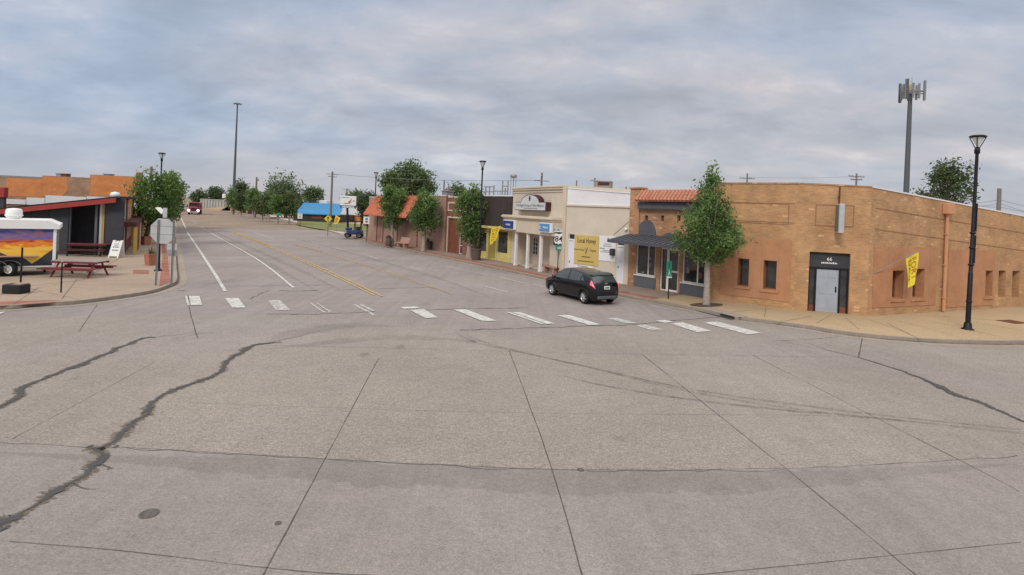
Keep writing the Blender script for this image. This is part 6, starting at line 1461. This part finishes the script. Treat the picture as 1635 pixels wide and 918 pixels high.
# taller trees behind the buildings
def back_tree(label, bx, Y, rows, n, leaf, lm, seed, trunk=.3, open_=.25, grp='tall trees behind the buildings', **kw):
    p = At(bx, 340, Y); p.z = 0; tree(label, p, rows, Y, n, leaf, lm, seed, trunk, grp, 'tall_tree', 10, lump=.30, open_=open_, **kw)
back_tree('tall loose elm crown rising over the red mansard and tan wall', 672, 95, [(270, 655, 672), (274, 646, 686), (281, 640, 697), (290, 640, 703), (300, 646, 704), (310, 648, 700), (322, 655, 694)], 7000, .26, 'leaf_elm', 51)
back_tree('smaller elm crown left of the tall loose elm', 634, 92, [(281, 626, 638), (287, 620, 646), (296, 618, 650), (306, 620, 650), (316, 624, 648)], 3600, .25, 'leaf_elm', 52)
back_tree('low dark treetop showing over the red brick shop', 735, 100, [(300, 728, 741), (304, 722, 747), (310, 720, 750), (318, 722, 748)], 1800, .26, 'leaf_elm', 53)
back_tree('dark ragged tree behind the corner building beside the cell tower', 1512, 62, [(269, 1496, 1508), (276, 1485, 1549), (286, 1481, 1557), (296, 1482, 1558), (306, 1476, 1555), (316, 1473, 1552), (324, 1480, 1546)], 5200, .17, 'leaf_dark', 54, .28, .12)
back_tree('broad spreading tree behind the blue-roofed building', 462, 132, [(292, 448, 466), (297, 436, 478), (304, 426, 490), (314, 420, 497), (326, 418, 498), (338, 424, 492)], 9000, .28, 'leaf_elm', 55, .35, .4)
back_tree('rounded dark treetop right of the broad spreading tree', 507, 125, [(305, 502, 512), (310, 496, 517), (317, 494, 519), (325, 497, 517)], 2200, .3, 'leaf_elm', 56)
back_tree('dark round tree on the far hill, right one of the pair by the white sign', 350, 300, [(304, 345, 356), (308, 341, 360), (314, 339, 361), (320, 342, 359)], 1800, .6, 'leaf_dark', 57, .5, grp='trees on the far hill')
back_tree('low dark bushy tree on the far hill above the lorry', 323, 320, [(308, 317, 328), (311, 313, 333), (316, 312, 337), (320, 314, 336)], 1500, .6, 'leaf_dark', 58, .5, grp='trees on the far hill')
back_tree('dense tree with boxy top behind the leftmost far street tree', 395, 170, [(298, 385, 396), (303, 380, 402), (310, 376, 412), (320, 374, 414), (330, 378, 410)], 3000, .38, 'leaf_dark', 59, .4, .5)
back_tree('distant tree behind the pylon sign and narrow dark tree', 575, 130, [(310, 570, 578), (316, 562, 586), (324, 560, 588)], 1500, .3, 'leaf_elm', 60)

# ---------------------------------------------------------------- beyond the lot
def far_box(name, label, x0, x1, ytop, ybot, Y, depth, m, ang=0.0, roof=None, yroof=None, group=None):
    a = At(x0, ybot, Y); c = At(x1, ybot, Y); f = Frame((a.x, a.y), (c.x, c.y + (c.x - a.x) * math.tan(ang))); t = thing(name, label, 'building', (a.x, a.y, 0), f.rz, group)
    zt = f.z((x0 + x1) / 2, ytop); MB().box(f, 0, f.len, -depth, 0, -.02, zt).build('wall', m, t); return t, f, zt
t, f, zt = far_box('blue_roof_building', 'dark walled building with a bright blue sloping metal roof', 473, 549, 342, 358, 116, 14, 'dark_siding', R(-4))
ua, ub = f.u(479, 333), f.u(548, 333); zr0 = f.z(515, 341.5, .6); zr1 = f.z(513, 324.5, -2.6)
b = MB(); P = [f.w(ua, .6, zr0), f.w(ub + .3, .6, zr0), f.w(ub - .4, -3, zr1), f.w(ua + .1, -3, zr1)]; b.add(P + [p - Vector((0, 0, .2)) for p in P], ((0, 1, 2, 3), (7, 6, 5, 4), (0, 4, 5, 1), (1, 5, 6, 2), (2, 6, 7, 3), (3, 7, 4, 0)))
for k in range(24): u = ua + (ub - ua) * (k + .5) / 24; b.tube([f.w(u, .58, zr0 + .02), f.w(u, -2.95, zr1 + .02)], .05, 4, smooth=False)
b.build('roof', 'blue_roof', t)
MB().box(f, f.u(503, 350), f.u(520, 350), .002, .05, f.z(511, 349), f.z(511, 344)).build('sign_panel', 'brown_door', t)
for x in (490, 497, 530): window(t, f, f.u(x, 350), f.u(x + 6, 350), 1.0, 2.1, .01, 'slate_light')
b = MB(); b.cbox(f, f.u(498, 322, -8), f.u(527, 322, -8), -12, -8, zr1 - 1, f.z(512, 319.5, -8), .1); b.build('roof_cowl', 'stucco_white', t)
t, f, zt = far_box('grey_cottage', 'small grey and orange cottage with pale roof behind the pylon sign', 547, 588, 343, 362, 124, 8, 'slate_light', R(-3))
MB().prism(f, [(-.3, zt - .05), (f.len + .3, zt - .05), (f.len - 1.2, f.z(566, 330)), (.6, f.z(560, 330))], -8, .4).build('roof', 'stucco_white', t)
MB().box(f, f.u(566, 352), f.len, .002, .06, 0, zt - .06).build('side_panel', 'orange_wall', t); window(t, f, f.u(561, 352), f.u(566, 352), f.z(563, 356), f.z(563, 344), .07, bars=(.5,))
t, f, zt = far_box('yellow_wall_shop', 'yellow walled low shop behind the far street trees', 440, 474, 336, 357, 150, 10, 'olive_wall', R(0))
MB().cbox(f, -.2, f.len + .2, -10, .3, zt + .002, zt + .35, .03).build('parapet', 'stucco_cream', t); window(t, f, f.len * .3, f.len * .5, .6, 2.2, .01); window(t, f, f.len * .6, f.len * .7, .1, 2.2, .01, 'brown_door', name='door')
t, f, zt = far_box('maroon_shop', 'dark maroon low shop behind the far street trees, left of the yellow one', 400, 438, 330, 350, 160, 10, 'maroon_dark', R(0))
MB().cbox(f, -.2, f.len + .2, -10, .3, zt + .002, zt + .3, .03).build('parapet', 'dark_siding', t); window(t, f, f.len * .4, f.len * .55, .6, 2.2, .01)
t, f, zt = far_box('tan_shop', 'tan low shop at the far end of the tree row', 372, 402, 331, 343, 190, 8, 'orange_wall', R(0))
MB().cbox(f, -.2, f.len + .2, -8, .3, zt + .002, zt + .3, .03).build('parapet', 'stucco_cream', t); window(t, f, f.len * .4, f.len * .55, .6, 2.2, .01)
# rising ground and the pale railway embankment wall at the end of the street
b = MB(); nx, ny = 90, 10; P = []
for j in range(ny + 1):
    for i in range(nx + 1):
        Y = 330 + j * 60; X = -700 + i * 18.0; e = min(1, max(0, (j) / 3)); h = e * (2.6 + 2.2 * noise.noise(Vector((X * .008, Y * .006, 1))) + 1.2 * noise.noise(Vector((X * .03, Y * .02, 4)))) + (0 if j else -1)
        P.append(Vector((X, Y, h)))
b.add(P, [(j * (nx + 1) + i, j * (nx + 1) + i + 1, (j + 1) * (nx + 1) + i + 1, (j + 1) * (nx + 1) + i) for j in range(ny) for i in range(nx)], True); struct(b.build('hills', 'hill'))
a, c = At(326, 330, 230), At(367, 330, 215); f = Frame((a.x, a.y), (c.x, c.y)); t = thing('embankment_wall', 'long pale concrete embankment wall at the end of the street', 'wall', (a.x, a.y, 0), f.rz)
zt = f.z(345, 319.5); MB().box(f, -1, f.len, -1, 0, -.02, zt).build('panel', 'concrete_wall', t); MB().cbox(f, -1.1, f.len + .1, -1.1, .15, zt + .002, zt + .3, .05).build('coping', 'concrete_wall', t)
b = MB()
for k in range(9): u = f.len * (k + .3) / 9; b.box(f, u, u + .25, .002, .2, 0, zt)
b.build('rib', 'galvanised', t)
a, c = At(342, 333, 208), At(372, 336, 190); f = Frame((a.x, a.y), (c.x, c.y)); t = thing('earth_bank', 'low orange earth bank at the foot of the pale embankment wall', 'bank', (a.x, a.y, 0), f.rz)
b = MB(); P = []
for i in range(21):
    u = f.len * i / 20; h = .4 + 1.7 * (i / 20) + .4 * noise.noise(Vector((i * .5, 2, 0)))
    P += [f.w(u, 3, -.05), f.w(u, .5, h * .8), f.w(u, -1.5, h), f.w(u, -5, -.05)]
b.add(P, [(i * 4 + k, i * 4 + k + 1, i * 4 + 5 + k, i * 4 + 4 + k) for i in range(20) for k in range(3)], True); b.build('slope', 'bank_earth', t)
p = At(365, 313, 190); t = thing('white_sign', 'blank white roadside board above the embankment wall', 'sign', (p.x, p.y, 0)); fr = facing(p, R(5)); MB().cbox(fr, -1.0, 1.0, -.1, .1, p.z - .8, p.z + .7, .02).build('board', 'sign_white', t); MB().tube([(p.x, p.y, 0), (p.x, p.y, p.z - .8)], .12, 6).build('post', 'galvanised', t)

# ---------------------------------------------------------------- masts, poles, wires
p = At(377.5, 330, 150); zt = At(382, 166, 150).z; t = thing('high_mast_light', 'very tall slender grey lighting mast at the far end of the street', 'light mast', (p.x, p.y, 0))
x1 = p.x + .0; MB().tube([(p.x, p.y, 0), (p.x, p.y, zt)], [.42, .16], 12).build('pole', 'pole_grey', t)
b = MB(); b.lathe((p.x, p.y, zt), [(.3, -.1), (.75, .1), (.75, .2), (.2, .3), (.001, .5)], 14); b.build('ring', 'pole_grey', t)
for k in range(6): a = k * math.pi / 3; MB().lathe((p.x + .9 * math.cos(a), p.y + .9 * math.sin(a), zt - .12), [(.001, 0), (.26, .0), (.28, .22), (.12, .34), (.001, .36)], 10).build('lamp', 'galvanised', t)
p = At(1452, 309, 78); zt = At(1453.5, 146, 78).z; t = thing('cell_tower', 'tall grey monopole cell tower with a crown of panel antennas', 'cell tower', (p.x, p.y, 0))
MB().tube([(p.x, p.y, 0), (p.x, p.y, zt)], [.42, .26], 14).build('pole', 'pole_grey', t)
b = MB(); zt2 = zt + .0; R_ = 1.85; V3 = [Vector((p.x + R_ * math.cos(R(a)), p.y + R_ * math.sin(R(a)), zt2)) for a in (-20, 100, 220)]
for q in V3: b.tube([Vector((p.x, p.y, zt2)), q], .09, 6)
for a_, c_ in zip(V3, V3[1:] + V3[:1]):
    b.tube([a_, c_], .07, 6); b.tube([a_ - Vector((0, 0, .35)), c_ - Vector((0, 0, .35))], .05, 6)
b.lathe((p.x, p.y, zt2 - .4), [(.35, 0), (.5, .1), (.5, .5), (.3, .6)], 12); b.build('platform', 'galvanised', t)
for a_, c_ in zip(V3, V3[1:] + V3[:1]):
    for f_ in (.06, .35, .65, .94):
        q = a_.lerp(c_, f_); h0, h1 = (-1.3, 1.5) if f_ in (.06, .94) else (-1.1, 1.0); MB().cbox(Frame((q.x, q.y), (q.x + 1, q.y)), -.13, .13, -.08, .08, zt2 + h0, zt2 + h1, .02).build('antenna', 'antenna_grey' if f_ > .3 else 'pole_grey', t)
MB().tube([(p.x, p.y, zt2), (p.x, p.y, zt2 + 1.0)], .16, 8).build('beacon', 'honey_yellow', t)
MB().tube([(p.x - .2, p.y - .5, zt2), (p.x - .2, p.y - .5, zt2 + 1.9)], .03, 5).build('whip', 'galvanised', t)

gp_ = 'utility poles over the roofs'
def pole(label, px, ytop, Y, arms, r=.15, group=gp_):
    q = At(px, ytop, Y); t = thing('utility_pole', label, 'utility pole', (q.x, q.y, 0), 0, group)
    MB().tube([(q.x, q.y, 0), tuple(q)], [r * 1.25, r], 8).build('pole', 'wire_pole', t)
    for dz, hw_, an in arms:
        c, s_ = math.cos(an), math.sin(an); b = MB(); b.tube([(q.x - c * hw_, q.y - s_ * hw_, q.z - dz), (q.x + c * hw_, q.y + s_ * hw_, q.z - dz)], .045, 4, smooth=False); arm = b.build('cross_arm', 'wire_pole', t)
        b = MB()
        for k in (-.95, -.5, .5, .95): b.lathe((q.x + c * hw_ * k, q.y + s_ * hw_ * k, q.z - dz + .05), [(.03, 0), (.045, .06), (.045, .14), (.001, .18)], 8)
        b.build('insulator', 'sign_back', arm)
    return q
q1 = pole('utility pole with dark transformer arms above the blue-roofed building', 536, 274, 95, ((.45, 1.1, 0), (.9, .7, .6)), .17)
pole('bare pole rising from the trees at the far end of the shop-side pavement', 415, 283, 130, (), .2)
pole('slim bare pole near the rounded dark treetop', 521, 302, 140, ((.3, .6, 0),), .14)
pole('short pole with small arm behind the pylon sign', 559, 301, 150, ((.3, .9, 0),), .16)
pole('twin pole top, left one, over the tan roof by the elm', 714.5, 288, 90, (), .12)
pole('twin pole top, right one, over the red brick shop', 722, 297, 85, ((.5, .5, .5),), .12)
q2 = pole('utility pole with wide arm directly above the cream office cornice', 870.5, 276, 75, ((1.1, 1.0, .1), (.5, .35, 1.2)), .14)
pole('thin bare pole over the cream shop parapet', 926, 288, 90, (), .10)
pole('tiny pole beside the cooler on the cream shop roof', 955, 284, 80, ((.4, .7, .2),), .10)
pole('thin pole just left of the brick tile-roofed shop', 1005, 298, 85, (), .10)
q3 = pole('utility pole with level arm above the nearest street tree', 1198.5, 277, 62, ((.55, .9, .15), ), .085)
q4 = pole('utility pole with tilted arm above the corner entrance', 1373, 277, 55, ((.30, 1.0, .3), (.62, .5, -.4)), .085)
q5 = pole('thick dark pole behind the corner building at the right edge', 1601, 301, 45, (), .14)
pole('dark pole with small bracket behind the shed-side pavement tree', 247, 266, 75, ((.4, .5, .8),), .16)
def wire(label, pts, r=.018):
    b = MB(); L_ = []
    for a, c in zip(pts, pts[1:]):
        for k in range(8): f_ = k / 8; p_ = Vector(a).lerp(Vector(c), f_); p_.z -= 4 * f_ * (1 - f_) * (Vector(a) - Vector(c)).length * .012; L_.append(p_)
    L_.append(Vector(pts[-1])); b.tube(L_, r, 5); tag(b.build('power_line', 'ink_grey'), label, 'wire', 'power lines')
wire('thin power line from the transformer pole toward the cream office', [q1 - Vector((0, 0, .4)), q2 - Vector((0, 0, 1.0))], .03)
wire('thin power line crossing the sky over the corner building', [q3 - Vector((0, 0, .4)), q4 - Vector((0, 0, .3))], .014)
for k, (dz, lb) in enumerate(((.9, 'upper sagging wire tied to the thick dark pole'), (1.5, 'middle sagging wire tied to the thick dark pole'), (1.2, 'lower sagging wire tied to the thick dark pole'))):
    wire(lb, [At(1556, 322 + 3 * k, 55), q5 - Vector((0, 0, dz)), At(1690, 340 + 6 * k, 44)], .016)
# water tower and substation
p = At(824.5, 300, 260); t = thing('water_tower', 'small grey water tower on thin legs over the office roof', 'water tower', (p.x, p.y, 0)); z1, z0 = At(824.5, 277.5, 260).z, At(824.5, 283, 260).z; r = 1.62
MB().lathe((p.x, p.y, z0), [(.001, -.5), (r * .7, -.3), (r, .1), (r, z1 - z0 - .5), (.001, z1 - z0 + .1)], 18).build('tank', 'galvanised', t)
for k in range(4): a = R(45 + 90 * k); MB().tube([(p.x + r * math.cos(a), p.y + r * math.sin(a), z0 + .3), (p.x + 1.3 * r * math.cos(a), p.y + 1.3 * r * math.sin(a), 0)], .16, 6).build('leg', 'galvanised', t)
MB().tube([(p.x, p.y, 0), (p.x, p.y, z0)], .2, 8).build('riser', 'galvanised', t)
Ysb = 125; t = thing('substation_frame', 'lattice of thin steel substation posts and beams over the dark parapet', 'substation', (At(800, 310, Ysb).x, Ysb, 0))
b = MB()
for x, y in ((787, 297), (794, 296), (808, 289), (812, 300), (816.5, 289), (781, 299), (800, 304), (804, 306)): q = At(x, y, Ysb); b.tube([(q.x, q.y, 0), tuple(q)], .16 if x not in (800, 804) else .07, 5)
b.build('post', 'galvanised', t); b = MB()
for a_, c_, y in ((777, 794, 298), (777, 794, 306), (794, 817, 305), (808, 817, 297)): b.tube([At(a_, y, Ysb), At(c_, y, Ysb)], .14, 5)
b.build('beam', 'galvanised', t)
